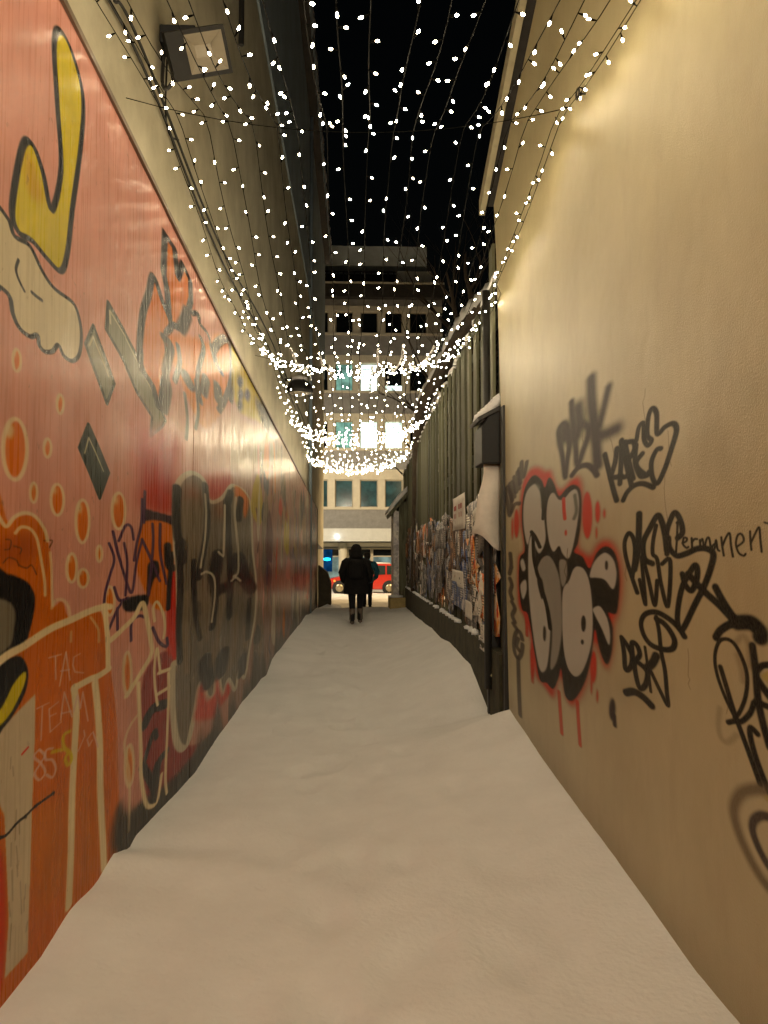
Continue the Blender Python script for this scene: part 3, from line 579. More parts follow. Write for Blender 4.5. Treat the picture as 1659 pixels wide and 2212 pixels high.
('f','pale2',20,40,0,1,0,0.85,[11361,346,11679,929,11978,521,11846,113]),
('f','tan',20,40,0,1,0,0.85,[18075,1976,18570,2462,19201,2121,18960,1781]),
('s','pale2',50,117,0.6,0,0,0.8,[15077,2447,15000,2544,15118,2641]),
('s','yellow3',50,55,0.6,0,0,0.8,[21434,960,21405,1257,21590,1554]),
('f','silver',20,40,0,1,0,0.85,[23274,73,23629,766,23911,281,23775,-204]),
('s','shade',50,187,0.6,0,0,0.8,[14591,1626,14611,1869,14706,2113]),
('s','tan',50,145,0.6,0,0,0.8,[13342,2645,13422,2835,13329,3025]),
('s','yellow3',50,111,0.6,0,0,0.8,[15725,1486,15600,1833,15836,2181]),
('f','pale2',20,40,0,1,0,0.85,[17030,2110,17120,2733,17392,2297,17314,1861]),
('s','navy',50,80,0.6,0,0,0.8,[20715,2258,20665,2454,20823,2650]),
('s','tan',50,197,0.6,0,0,0.8,[19215,1684,19219,1997,19354,2310]),
('f','silver',20,40,0,1,0,0.85,[13825,2055,13890,2528,14035,2197,13990,1866]),
('f','tan',20,40,0,1,0,0.85,[21114,575,21514,1092,21939,730,21763,368]),
('f','rust3',20,40,0,1,0,0.85,[13545,2115,13815,2396,14061,2199,13950,2003]),
('f','pale2',20,40,0,1,0,0.85,[12783,1388,12993,1884,13031,1537,12978,1189]),
('s','shade',50,135,0.6,0,0,0.8,[12455,812,12306,938,12359,1064]),
('s','plum',50,41,0.6,0,0,0.8,[19992,1964,19883,2262,20080,2560]),
('s','shade2',50,101,0.6,0,0,0.8,[14525,2597,14377,2910,14517,3224]),
('s','pale2',50,56,0.6,0,0,0.8,[24457,176,24338,394,24352,612]),
('s','ivory',33,90,0.35,0,0,1,[2659,1171,2756,1190,2860,1199,2961,1213,3146,1239,3373,1254,3600,1271,3783,1275,3883,1268]),
('s','ivory',25,84,0.35,0,0,1,[3783,1281,3831,1173,3852,1079,3862,972]),
('s','ivory',33,102,0.35,0,0,1,[3868,971,3724,963,3581,966,3411,962]),
('s','ivory',28,109,0.35,0,0,1,[3891,1105,4104,1140,4317,1181,4483,1246,4586,1135,4665,1015,4684,938,4490,870,4335,824,4192,785]),
('s','ivory',31,88,0.3,0,0,1,[3406,965,3432,857,3422,751,3405,629,3397,489,3400,275,3388,68]),
('s','ivory',32,104,0.35,0,0,1,[3670,940,3718,799,3757,612,3770,430,3821,175,3847,45]),
('s','ivory',16,70,0.4,0,0,1,[4749,1120,4714,1199,4805,1231,4954,1149,5009,1064,4979,995]),
('s','ivory',16,69,0.5,0,0,1,[4908,790,4820,951,4763,851,4785,733,4854,605]),
('s','ivory',25,109,0.5,0,0,1,[4875,796,5146,778]),
('s','ivory',25,109,0.5,0,0,1,[4866,672,5135,665]),
('s','ivory',18,78,0.5,0,0,1,[5112,759,5121,593,5099,354,5077,117,5118,1]),
('s','ivory',21,86,0.5,0,0,1,[4413,811,4433,688,4486,428,4507,280,4613,104,4731,44,4885,33,4974,162]),
('s','ivory',15,55,0.6,0,0,0.7,[4448,649,4272,617,4180,571,4171,507,4262,349,4277,62]),
('s','ivory',10,30,0.8,0,0,0.6,[3360,1204,3359,1161]),
('s','ivory',12,36,0.8,0,0,0.6,[3602,1242,3703,1180,3716,1119]),
('s','lilac',7,18,0.7,0,1,0.75,[3124,1127,3255,1123]),
('s','lilac',7,18,0.7,0,1,0.75,[3193,1124,3199,1032]),
('s','lilac',7,20,0.7,0,1,0.75,[3239,999,3306,1126,3355,1003]),
('s','lilac',7,19,0.7,0,1,0.75,[3250,1057,3348,1048]),
('s','lilac',7,21,0.7,0,1,0.75,[3475,1097,3399,1093,3386,1060,3413,1028,3517,1008]),
('s','lilac',6,17,0.7,0,1,0.75,[3017,954,3133,953]),
('s','lilac',6,17,0.7,0,1,0.75,[3068,950,3058,827]),
('s','lilac',7,18,0.7,0,1,0.75,[3134,930,3148,838]),
('s','lilac',7,18,0.7,0,1,0.75,[3143,929,3229,938]),
('s','lilac',7,18,0.7,0,1,0.75,[3144,899,3205,897]),
('s','lilac',7,18,0.7,0,1,0.75,[3148,838,3260,852]),
('s','lilac',7,20,0.7,0,1,0.75,[3255,860,3291,966,3383,846]),
('s','lilac',7,20,0.7,0,1,0.75,[3263,885,3372,872]),
('s','lilac',7,22,0.7,0,1,0.75,[3401,863,3448,927,3482,861,3510,927,3582,786]),
('s','lilac',7,22,0.7,0,1,0.75,[3530,757,3542,730,3461,685]),
('s','lilac',8,23,0.7,0,1,0.75,[3630,720,3575,707,3599,672,3643,687]),
('s','lilac',8,24,0.7,0,1,0.75,[3652,722,3726,637]),
('s','lilac',10,26,0.7,0,0,0.8,[3042,797,2994,783,3057,743,3102,696,3047,683,3003,719,3057,743,3093,762,3042,797]),
('s','lilac',10,28,0.7,0,0,0.8,[3177,768,3111,777,3106,744,3172,724,3208,682,3176,656,3116,683]),
('s','yellow',14,40,0.8,0,0,0.8,[3359,792,3293,792,3288,751,3340,712,3312,693,3343,658,3380,675,3325,726,3171,755]),
('s','black',10,25,0.3,0,0,1,[2698,594,2747,581,2786,579,2858,590,2924,590,2969,594,3016,597,3101,594,3192,591]),
('f','black',4,7,0,1,0,1,[2940,584,2937,581,2930,582,2923,586,2919,591,2922,594,2929,593,2937,589]),
('f','black',4,8,0,1,0,1,[3029,593,3026,590,3018,591,3011,595,3007,600,3010,603,3018,602,3026,598]),
('f','black',4,8,0,1,0,1,[3198,588,3194,585,3186,586,3177,590,3174,595,3177,599,3185,598,3194,593]),
('s','red',8,19,0.6,0,0,1,[2890,819,2940,830])
]
TAGS = [
('f','red',26,98,0,1,0,1,[5914,2004,5765,2091,5544,2130,5293,2110,5108,2063,4977,2061,4857,1955,4740,1914,4553,1954,4348,1959,4272,1860,4309,1715,4364,1568,4238,1532,4179,1514,4031,1589,3820,1595,3690,1518,3649,1394,3701,1251,3775,1181,3797,1066,3897,939,4015,971,4124,1060,4205,865,4349,732,4535,636,4714,659,4805,768,4972,601,5256,635,5487,670,5671,926,5862,1041,6069,1138,6056,1473,5843,1550,5983,1779]),
('f','red',7,24,0,1,0,1,[4120,1726,4129,1677,4151,1636,4183,1609,4220,1599,4258,1610,4289,1639,4309,1683,4315,1734,4305,1785,4281,1827,4248,1853,4210,1860,4173,1848,4144,1818,4125,1775]),
('f','red',7,22,0,1,0,1,[3984,1737,3988,1715,4000,1696,4017,1683,4036,1679,4055,1684,4071,1698,4081,1718,4084,1742,4080,1765,4068,1784,4051,1796,4031,1800,4012,1794,3997,1780,3987,1760]),
('f','red',7,21,0,1,0,1,[3899,1725,3901,1715,3907,1706,3916,1701,3926,1699,3936,1702,3945,1708,3950,1717,3952,1727,3949,1737,3943,1746,3934,1751,3924,1753,3914,1750,3906,1744,3900,1735]),
('f','red',7,22,0,1,0,1,[4035,1632,4037,1618,4043,1607,4050,1600,4059,1597,4068,1600,4075,1608,4079,1619,4080,1633,4078,1646,4073,1657,4065,1664,4056,1667,4048,1664,4041,1656,4036,1645]),
('f','red',7,23,0,1,0,1,[4075,937,4081,903,4095,873,4117,851,4141,840,4166,843,4186,858,4199,885,4203,918,4196,953,4181,984,4159,1005,4134,1015,4110,1012,4090,996,4078,969]),
('f','red',10,50,0,1,0,1,[5966,1740,5976,1697,6002,1660,6039,1636,6082,1627,6125,1637,6162,1663,6186,1702,6193,1747,6182,1792,6155,1830,6117,1853,6073,1860,6030,1849,5995,1822,5973,1784]),
('f','red',11,52,0,1,0,1,[6188,1708,6193,1672,6206,1643,6223,1623,6244,1616,6264,1623,6280,1644,6291,1674,6294,1710,6288,1746,6276,1776,6257,1796,6237,1802,6217,1794,6201,1773,6190,1743]),
('f','red',7,22,0,1,0,1,[4055,791,4058,776,4063,762,4071,753,4079,748,4088,749,4095,756,4099,768,4101,783,4098,798,4093,811,4085,821,4076,826,4068,824,4061,817,4057,805]),
('f','red',7,23,0,1,0,1,[4153,830,4156,809,4162,791,4170,778,4179,773,4188,775,4195,785,4200,801,4201,821,4198,842,4192,860,4184,873,4175,878,4166,876,4159,866,4154,849]),
('f','red',9,42,0,1,0,1,[5498,772,5505,718,5523,670,5548,636,5576,621,5604,627,5627,654,5641,697,5645,751,5637,806,5619,855,5594,889,5565,903,5538,895,5515,868,5501,824]),
('f','black',6,23,0,1,0,1,[5873,1837,5798,1970,5628,2042,5443,2061,5249,2009,5158,1952,5044,2008,4918,1960,4800,1873,4627,1906,4467,1915,4335,1865,4332,1716,4396,1587,4482,1531,4318,1504,4187,1443,4062,1524,3911,1560,3773,1526,3710,1415,3755,1246,3885,1232,3818,1161,3837,1045,3917,973,4026,1029,4106,1131,4170,984,4298,823,4533,679,4713,679,4791,821,4864,748,4990,665,5163,673,5349,664,5501,829,5692,1068,5901,1100,6002,1270,5964,1474,5786,1537,5866,1712]),
('f','silver',7,30,0,1,0,1,[5819,1872,5685,1974,5420,2001,5228,1929,5175,1748,5149,1605,5316,1516,5452,1561,5562,1668,5695,1574,5819,1711]),
('f','silver',6,23,0,1,0,1,[5104,1833,5027,1893,4921,1902,4801,1852,4666,1854,4538,1884,4417,1885,4366,1820,4390,1718,4491,1569,4600,1491,4736,1520,4812,1565,4948,1529,5061,1593,5122,1724]),
('f','silver',7,29,0,1,0,1,[5662,1574,5536,1644,5454,1527,5459,1387,5324,1312,5188,1198,5049,1100,5065,928,5159,765,5337,725,5480,855,5626,1109,5682,1345]),
('f','silver2',6,26,0,1,0,1,[5408,1400,5246,1488,5021,1496,4819,1386,4759,1227,4767,1025,4893,846,5062,780,5011,998,5057,1132,5209,1240,5347,1323]),
('f','silver2',6,22,0,1,0,1,[4804,1478,4662,1480,4628,1432,4649,1362,4744,1318,4807,1397]),
('f','silver',6,20,0,1,0,1,[4734,1298,4594,1364,4503,1430,4401,1451,4273,1432,4185,1363,4140,1224,4162,1056,4295,904,4460,824,4633,844,4732,949,4756,1126]),
('f','silver',5,16,0,1,0,1,[4189,1398,4121,1471,4007,1516,3899,1529,3787,1493,3748,1422,3805,1351,3931,1391,4067,1398]),
('f','silver',5,16,0,1,0,1,[4137,1233,4017,1255,3907,1209,3858,1140,3879,1072,3994,1143,4104,1201]),
('f','silver',7,35,0,1,0,1,[5953,1449,5846,1475,5757,1403,5879,1381]),
('f','silver',7,34,0,1,0,1,[5960,1272,5766,1323,5730,1246,5869,1170]),
('f','black',5,19,0,1,0,1,[4270,1142,4273,1125,4283,1110,4296,1099,4312,1094,4328,1096,4341,1104,4349,1118,4352,1134,4348,1152,4338,1167,4325,1177,4309,1182,4293,1180,4280,1172,4272,1158]),
('f','black',7,27,0,1,0,1,[5168,992,5172,973,5180,956,5193,944,5207,938,5221,941,5232,950,5240,965,5242,984,5238,1003,5230,1020,5217,1032,5203,1037,5189,1035,5178,1026,5170,1010]),
('f','black',5,15,0,1,0,1,[3881,1467,3883,1458,3887,1451,3894,1445,3902,1443,3910,1445,3917,1450,3921,1457,3922,1466,3921,1475,3916,1483,3909,1488,3901,1490,3893,1488,3886,1483,3882,1476]),
('f','black',6,19,0,1,0,1,[4311,1038,4313,1033,4319,1028,4327,1024,4337,1022,4347,1022,4355,1024,4361,1027,4362,1032,4360,1037,4354,1042,4346,1046,4336,1048,4326,1048,4318,1046,4313,1043]),
('f','black',7,28,0,1,0,1,[5396,1332,5275,1348,5208,1262,5280,1214]),
('s','black',24,108,0.5,0,0,1,[5562,1668,5449,1631,5314,1561]),
('s','black',23,99,0.5,0,0,1,[5251,1953,5198,1860,5212,1750]),
('s','black',24,102,0.5,0,0,1,[5510,1644,5491,1468,5323,1324,5143,1179,5052,1036]),
('s','dgreen',20,71,1,0,0,0.6,[4452,1854,4422,1767,4474,1722]),
('s','dgreen',24,100,1,0,0,0.6,[5370,1997,5252,1931,5218,1828]),
('s','red',21,80,0.5,0,0,1,[4696,1851,4688,1780,4671,1729]),
('f','red',6,22,0,1,0,1,[4630,1644,4637,1631,4653,1626,4668,1632,4675,1644,4667,1657,4652,1662,4636,1656]),
('s','red',24,96,0.5,0,0,0.9,[4848,670,4824,563,4791,430]),
('s','red',23,82,0.5,0,0,0.9,[4448,686,4430,578,4402,456]),
('s','red',26,120,0.5,0,0,0.9,[5748,1063,5742,918]),
('s','red',24,113,0.8,0,0,0.8,[5595,817,5557,705,5571,610]),
('s','ink2',40,147,0.72,0,0,1,[4661,1988,4702,2093,4767,2203,4784,2278,4667,2301,4570,2236,4559,2146,4613,2063,4650,1977]),
('s','ink2',43,147,0.8,0,0,1,[4499,2401,4470,2269,4424,2128,4391,2025,4278,2091,4182,2160,4187,2206,4288,2240]),
('s','ink2',85,297,1.04,0,0,1,[4365,2347,4336,2248,4398,2191]),
('s','ink2',66,215,0.72,0,0,1,[4117,2454,4110,2328,4059,2160,4035,2052,4024,1981]),
('s','ink2',46,142,0.96,0,0,1,[3834,2351,3908,2265,3985,2183]),
('s','ink2',75,234,0.96,0,0,1,[4009,2135,3875,2124,3724,2126]),
('s','ink2',91,339,1.04,0,0,1,[4668,2271,4652,2208]),
('s','ink2',35,122,0.48,0,0,1,[4509,1974,4379,2004,4219,2002,4101,1967,4040,1931]),
('s','black',29,91,0.35,0,0,1,[3905,2023,3844,1929,3785,1842,3738,1782]),
('s','black',29,88,0.35,0,0,1,[3723,2030,3750,1968,3812,1909]),
('s','black',29,88,0.35,0,0,1,[3820,1898,3698,1891]),
('s','black',29,83,0.35,0,0,1,[3656,2060,3664,1975,3687,1858]),
('s','black',27,80,0.35,0,0,1,[3656,2053,3582,1919,3531,1838]),
('s','black',27,79,0.35,0,0,1,[3610,2046,3559,1947,3508,1866]),
('s','black',27,77,0.35,0,0,1,[3611,2043,3501,2032,3485,1999,3536,1968]),
('s','black',27,82,0.35,0,0,1,[3686,1898,3617,1883,3539,1899]),
('s','black',26,71,0.35,0,0,1,[3390,1965,3463,1937,3444,1905,3345,1866,3316,1877]),
('s','black',26,72,0.35,0,0,1,[3464,2012,3480,1938,3424,1873,3365,1864]),
('s','black',24,65,0.35,0,0,1,[3459,2033,3426,2088,3371,2094,3368,2028,3324,1993,3282,2009,3328,2037,3316,2107,3273,2143,3222,2113,3217,2028,3137,2043,3053,2044,3022,2012,3073,1947,3144,1874,3225,1821,3279,1853,3286,1917,3229,1960,3184,1961]),
('s','black',27,75,0.35,0,0,1,[3644,1776,3586,1811,3488,1834,3386,1833,3272,1808]),
('s','black',23,65,0.3,0,0,1,[3478,1354,3543,1421,3616,1508,3633,1576,3579,1620,3523,1601,3498,1553,3509,1492,3537,1421]),
('s','black',32,91,0.3,0,0,1,[3439,1703,3446,1630,3464,1536,3510,1457]),
('s','black',29,74,0.3,0,0,1,[3295,1487,3383,1507,3392,1578,3310,1640,3233,1686,3192,1669,3154,1608,3137,1545]),
('s','black',20,52,0.3,0,0,1,[3245,1646,3280,1586,3288,1528,3240,1504,3203,1405,3136,1319,3104,1499,3189,1487]),
('s','black',20,54,0.3,0,0,1,[3446,1412,3380,1309,3413,1476,3406,1511,3342,1420,3275,1313,3244,1416]),
('s','black',26,62,0.3,0,0,1,[3137,1529,3134,1615,3082,1676,3044,1690,2999,1658,2983,1612,3029,1591]),
('s','black',26,60,0.3,0,0,1,[3115,1592,3107,1553,3042,1522,2951,1531,2857,1549,2776,1549,2727,1532,2741,1491,2798,1420,2890,1337,2999,1240,3043,1265,3031,1334,2992,1404,2937,1450,2876,1488,2856,1467,2870,1427,2913,1393,2965,1412,2990,1452]),
('s','black',29,65,0.3,0,0,1,[2937,1454,2862,1420,2776,1386,2680,1352,2591,1313]),
('s','black',31,63,0.3,0,0,1,[2714,1415,2672,1379,2617,1340,2564,1309]),
('s','black',31,63,0.3,0,0,1,[2718,1241,2684,1268,2619,1294,2551,1310]),
('s','black',57,111,0.3,0,0,1,[2565,1306,2475,1314,2421,1295,2416,1275]),
('s','black',26,65,0.3,0,0,1,[2982,1215,3035,1243,3128,1269,3260,1285,3382,1267,3436,1225,3409,1177,3331,1144,3214,1138,3104,1152,3074,1186,3121,1223,3189,1248,3261,1257]),
('s','black',20,52,0.3,0,0,1,[3261,1265,3232,1208,3214,1130,3177,1057,3161,974,3153,921,3222,959,3325,1026]),
('s','black',26,75,0.3,0,0,1,[3692,1132,3661,1064,3644,990,3572,1014,3558,1064,3620,1105,3692,1132]),
('s','black',26,72,0.3,0,0,1,[3545,1061,3555,1121,3494,1120,3459,1082,3521,1039,3511,988,3465,936,3395,961,3370,1019,3449,1041,3521,1047]),
('s','black',15,41,0.3,0,0,1,[3394,1124,3368,1052,3334,943]),
('s','black',38,100,0.3,0,0,1,[3268,1103,3312,1065,3380,1034]),
('s','black',37,103,0.3,0,0,1,[3642,883,3539,906,3431,904,3331,886]),
('s','black',10,26,0.35,0,0,1,[3027,1655,3034,1598,3046,1537]),
('s','black',10,26,0.35,0,0,1,[3036,1651,2990,1654,2972,1627,2993,1598,3029,1591]),
('s','black',10,24,0.35,0,0,1,[2985,1571,2949,1578,2944,1589,2970,1590,2980,1568,2950,1553,2932,1556]),
('s','black',10,24,0.35,0,0,1,[2901,1589,2898,1553]),
('s','black',10,23,0.35,0,0,1,[2899,1574,2876,1585,2855,1585]),
('s','black',10,23,0.35,0,0,1,[2831,1581,2828,1553]),
('s','black',10,21,0.35,0,0,1,[2827,1574,2810,1584,2796,1556,2775,1584,2756,1587,2745,1556]),
('s','black',9,21,0.35,0,0,1,[2715,1566,2730,1559,2738,1546,2716,1549,2703,1579,2693,1549,2679,1542]),
('s','black',9,20,0.35,0,0,1,[2663,1589,2657,1559,2647,1526]),
('s','black',9,20,0.35,0,0,1,[2655,1559,2627,1589,2602,1601,2594,1559,2582,1523]),
('s','black',9,18,0.35,0,0,1,[2557,1555,2508,1574,2519,1596,2546,1594,2560,1565,2542,1536,2510,1527,2497,1533]),
('s','black',9,17,0.35,0,0,1,[2465,1605,2464,1577,2459,1546]),
('s','black',9,17,0.35,0,0,1,[2461,1568,2432,1598,2408,1616,2403,1582,2396,1540]),
('s','black',7,15,0.35,0,0,1,[2375,1630,2344,1626,2300,1633]),
('s','black',7,15,0.35,0,0,1,[2332,1649,2331,1599,2320,1546]),
('s','ink2',37,187,0.5,0,0,0.9,[6335,1509,6298,1416,6369,1347,6285,1403]),
('s','ink2',37,186,0.5,0,0,0.9,[6356,1307,6277,1257,6347,1200,6268,1152]),
('s','ink2',37,181,0.5,0,0,0.9,[6282,1124,6166,1080,6266,1019,6170,976]),
('s','ink2',35,178,0.5,0,0,0.9,[6236,956,6108,930]),
('s','ink2',35,172,0.5,0,0,0.9,[5894,834,5907,794,5941,757,5993,729,6054,713,6116,712,6169,727,6204,756,6216,795,6201,836,6164,874,6109,903,6047,917,5986,916,5936,899,5904,870]),
('s','ink2',35,172,0.5,0,0,0.9,[6049,859,6113,801,6021,774]),
('s','ink2',35,170,0.5,0,0,0.9,[6055,706,6038,506,5997,288]),
('s','ink2',37,192,0.5,0,0,0.9,[6541,2051,6437,1934,6337,1819,6278,1951,6433,2057]),
('s','ink2',37,182,0.5,0,0,0.9,[6328,2076,6232,1935,6246,2082,6146,1956]),
('s','ink2',35,172,0.5,0,0,0.9,[6159,2115,6068,1989,6031,2142,5974,2008]),
('s','ink2',34,159,0.5,0,0,0.9,[5969,2161,5931,2043,5877,2202,5834,2085,5735,2138,5694,2182]),
('s','ink2',35,175,0.5,0,0,0.9,[6269,1843,6135,1896,5979,1894]),
('f','ink2',8,25,0,1,0,1,[3787,777,3792,755,3804,734,3822,718,3843,709,3865,709,3882,718,3894,734,3897,755,3892,778,3879,799,3860,815,3839,823,3818,823,3801,814,3790,798]),
('s','ink2',24,75,0.7,0,0,1,[3817,743,3807,697]),
('s','black',15,32,0.35,0,0,1,[2581,984,2657,1045,2715,1115,2728,1176,2695,1228,2638,1244,2580,1232,2526,1185,2503,1135,2518,1071,2561,1013,2595,990]),
('s','black',21,43,0.35,0,0,1,[2688,1143,2645,1080,2608,1026,2572,979,2511,909,2437,821]),
('s','black',29,55,0.35,0,0,1,[2466,1242,2448,1162,2438,1081,2412,1014,2374,948]),
('s','black',23,44,0.35,0,0,1,[2347,1200,2404,1190,2435,1172]),
('s','black',29,54,0.35,0,0,1,[2432,1138,2399,1118,2352,1094]),
('s','black',23,44,0.35,0,0,1,[2452,1070,2410,1070,2353,1068]),
('s','black',20,41,0.35,0,0,1,[2640,965,2591,980,2544,990,2488,1028,2465,1063]),
('s','black',23,46,0.35,0,0,1,[2447,972,2486,981,2491,953,2459,896,2403,831,2372,807]),
('s','smoke',40,80,0.9,0,0,0.85,[2348,823,2446,802,2544,763,2603,709,2609,662,2569,609,2500,560,2425,527,2361,520]),
('s','ink2',31,58,0.6,0,0,0.95,[2352,740,2424,728,2476,698,2491,663,2462,626,2414,594,2359,574]),
('s','smoke',21,46,1,0,0,0.4,[2699,999,2712,939,2693,901,2643,899,2583,936]),
('s','smoke',23,46,1,0,0,0.4,[2570,1242,2523,1266,2488,1239,2482,1174]),
('s','smoke',24,51,1,0,0,0.4,[2563,1198,2537,1157,2529,1122]),
('f','yellow',6,12,0,1,0,0.6,[2332,1188,2405,1168,2418,1153,2382,1142,2334,1138]),
('f','yellow',6,12,0,1,0,0.5,[2349,806,2413,790,2390,777,2350,786]),
('f','smoke',66,180,0,1,0,0.22,[3146,1002,3168,968,3230,930,3326,894,3446,864,3574,846,3690,843,3771,859,3799,890,3768,932,3685,976,3567,1013,3439,1039,3320,1050,3225,1046,3166,1029]),
('f','smoke',51,109,0,1,0,0.16,[2543,1868,2555,1827,2587,1794,2634,1774,2691,1770,2750,1784,2801,1814,2835,1857,2846,1906,2831,1951,2794,1985,2740,2003,2681,2002,2625,1984,2580,1952,2552,1912]),
('f','smoke',88,322,0,1,0,0.15,[3657,915,3711,882,3871,832,4136,768,4498,695,4929,620,5363,559,5698,528,5824,543,5695,602,5358,686,4923,774,4492,847,4131,897,3867,925,3709,930]),
('f','smoke',55,128,0,1,0,0.12,[2634,1652,2654,1633,2708,1618,2794,1608,2902,1606,3017,1612,3122,1628,3196,1650,3222,1674,3194,1697,3119,1713,3013,1720,2897,1718,2790,1708,2705,1692,2652,1672]),
('f','smoke',100,415,0,1,0,0.14,[4967,2327,4990,2248,5049,2186,5137,2149,5244,2144,5353,2174,5449,2236,5513,2321,5533,2415,5506,2501,5436,2566,5337,2597,5226,2593,5121,2555,5036,2492,4983,2412]),
('f','grime',160,240,0,1,1,0.45,[1300,-200,1300,60,2700,90,3500,130,4400,190,6100,290,6500,320,6500,-200]),
('s','smoke',6,21,0.5,0,1,0.55,[4616,1550,4631,1509,4619,1491,4671,1438,4697,1412,4647,1378,4614,1343]),
('s','smoke',4,9,0.5,0,1,0.55,[3106,2024,3101,1987,3101,1955,3094,1942,3083,1913,3093,1903,3077,1877]),
('s','smoke',4,9,0.5,0,1,0.55,[2952,1172,2945,1137,2950,1105,2954,1069,2939,1059,2955,1041,2936,1023]),
('s','smoke',4,10,0.5,0,1,0.55,[3145,1846,3146,1824,3154,1797,3151,1759,3144,1720,3129,1679,3122,1664]),
('s','smoke',4,7,0.5,0,1,0.55,[2668,1120,2655,1099,2648,1087,2638,1066,2646,1054,2636,1023,2651,992]),
('s','smoke',4,15,0.5,0,1,0.55,[3809,2130,3825,2091,3799,2074,3792,2059,3778,2032,3753,1982,3755,1933]),
('s','smoke',6,18,0.5,0,1,0.55,[4224,2314,4216,2297,4243,2271,4234,2250,4276,2207,4295,2156,4261,2121]),
('s','smoke',4,13,0.5,0,1,0.55,[3651,1584,3643,1551,3641,1518,3614,1489,3620,1453,3637,1430,3608,1401]),
('s','smoke',4,12,0.5,0,1,0.55,[3344,2242,3350,2213,3377,2187,3371,2173,3365,2146,3356,2122,3346,2085])
]

PAL = dict(band=(52,34,44),black=(15,13,14),cream=(200,184,158),cream2=(206,194,164),dgreen=(40,46,38),grey=(112,106,92),grime=(126,112,92),
 ink2=(46,38,46),ivory=(224,206,168),lilac=(214,178,170),maroon=(138,54,50),navy=(48,52,78),ochre=(186,112,20),olive=(120,112,62),orange=(196,102,32),
 orange2=(204,108,40),orange3=(206,118,54),orange4=(206,110,34),pale=(206,196,164),pale2=(196,186,164),pink2=(200,138,122),plum=(98,58,62),purple=(72,46,74),
 red=(196,52,38),red2=(176,58,44),rust=(152,70,22),rust2=(84,46,18),rust3=(148,72,42),shade=(106,97,84),shade2=(120,106,88),silver=(186,184,176),silver2=(146,144,136),
 slate=(72,68,66),smoke=(92,80,64),soot=(44,38,30),steel=(124,126,108),tan=(164,134,100),yellow=(202,184,8),yellow2=(196,140,30),yellow3=(186,164,50))
def smooth01(x): x = np.clip(x, 0, 1); return x*x*(3-2*x)
def blur1(a, k, ax):
    if k < 1: return a
    pad = [(0,0),(0,0)]; pad[ax] = (k+1, k); c = np.cumsum(np.pad(a, pad, mode='edge'), axis=ax)
    n = a.shape[ax]
    return (c[2*k+1:2*k+1+n] - c[:n])/(2*k+1) if ax == 0 else (c[:, 2*k+1:2*k+1+n] - c[:, :n])/(2*k+1)
def paint(img, alpha, y0, y1, z0, z1, items):      # img (h, w, 3) in sRGB; rows go up
    h, w = img.shape[:2]; sx = w/(y1-y0); sz = h/(z1-z0)
    for kind, col, wv, wh, soft, closed, sharp, a, flat in items:
        P = np.array(flat, float).reshape(-1, 2)/1000.
        if not sharp and len(P) > 2: P = cr(P, 6, bool(closed))
        elif closed: P = np.array(P)
        if closed: P = np.vstack([P, P[:1]])
        mx, mz = wh/1000.*(1+soft)+.01, wv/1000.*(1+soft)+.01
        if kind == 'f': mx, mz = wh/1000.*1.5+.02, wv/1000.*1.5+.02
        c0 = max(0, int((P[:,0].min()-mx-y0)*sx)); c1 = min(w, int((P[:,0].max()+mx-y0)*sx)+2)
        r0 = max(0, int((P[:,1].min()-mz-z0)*sz)); r1 = min(h, int((P[:,1].max()+mz-z0)*sz)+2)
        if c1 <= c0 or r1 <= r0: continue
        X = y0 + (np.arange(c0, c1)+.5)/sx; Z = z0 + (np.arange(r0, r1)+.5)/sz
        if kind == 's':
            rx, rz = max(wh/2000., .6/sx), max(wv/2000., .6/sz); D = np.full((len(Z), len(X)), 1e6); reach = 1+soft+.2
            for (ax, az), (bx, bz) in zip(P[:-1], P[1:]):
                i0 = np.searchsorted(X, min(ax,bx)-rx*reach); i1 = np.searchsorted(X, max(ax,bx)+rx*reach)
                j0 = np.searchsorted(Z, min(az,bz)-rz*reach); j1 = np.searchsorted(Z, max(az,bz)+rz*reach)
                if i1 <= i0 or j1 <= j0: continue
                px = (X[None,i0:i1]-ax)/rx; pz = (Z[j0:j1,None]-az)/rz; dx, dz = (bx-ax)/rx, (bz-az)/rz
                q = dx*dx+dz*dz; t = np.clip((px*dx+pz*dz)/q, 0, 1) if q > 1e-12 else 0
                d = (px-t*dx)**2+(pz-t*dz)**2; D[j0:j1,i0:i1] = np.minimum(D[j0:j1,i0:i1], d)
            m = smooth01((1+soft*.7-np.sqrt(D))/(1.4*soft+.15))
        else:
            ins = np.zeros((len(Z), len(X)), bool)
            for (ax, az), (bx, bz) in zip(P[:-1], P[1:]):
                if az == bz: continue
                lo, hi = min(az,bz), max(az,bz); j0 = np.searchsorted(Z, lo); j1 = np.searchsorted(Z, hi)
                if j1 <= j0: continue
                xc = ax+(Z[j0:j1]-az)/(bz-az)*(bx-ax); ins[j0:j1] ^= (X[None,:] > xc[:,None])
            m = ins.astype(float); kx = int(wh/1000.*sx*.6+.5); kz = int(wv/1000.*sz*.6+.5)
            for _ in range(2): m = blur1(blur1(m, kx, 1), kz, 0)
        m = (m*a)[..., None]
        c = np.array(PAL[col], float)/255.
        img[r0:r1,c0:c1] = img[r0:r1,c0:c1]*(1-m)+c*m
        if alpha is not None: alpha[r0:r1,c0:c1] = alpha[r0:r1,c0:c1]*(1-m[...,0])+m[...,0]
def to_image(name, img, alpha=None):
    h, w = img.shape[:2]; im = bpy.data.images.new(name, w, h, alpha=alpha is not None)
    px = np.ones((h, w, 4), np.float32); px[..., :3] = np.clip(img, 0, 1)
    if alpha is not None: px[..., 3] = alpha; im.alpha_mode = 'CHANNEL_PACKED'
    im.pixels.foreach_set(px.ravel()); im.update(); im.pack(); return im

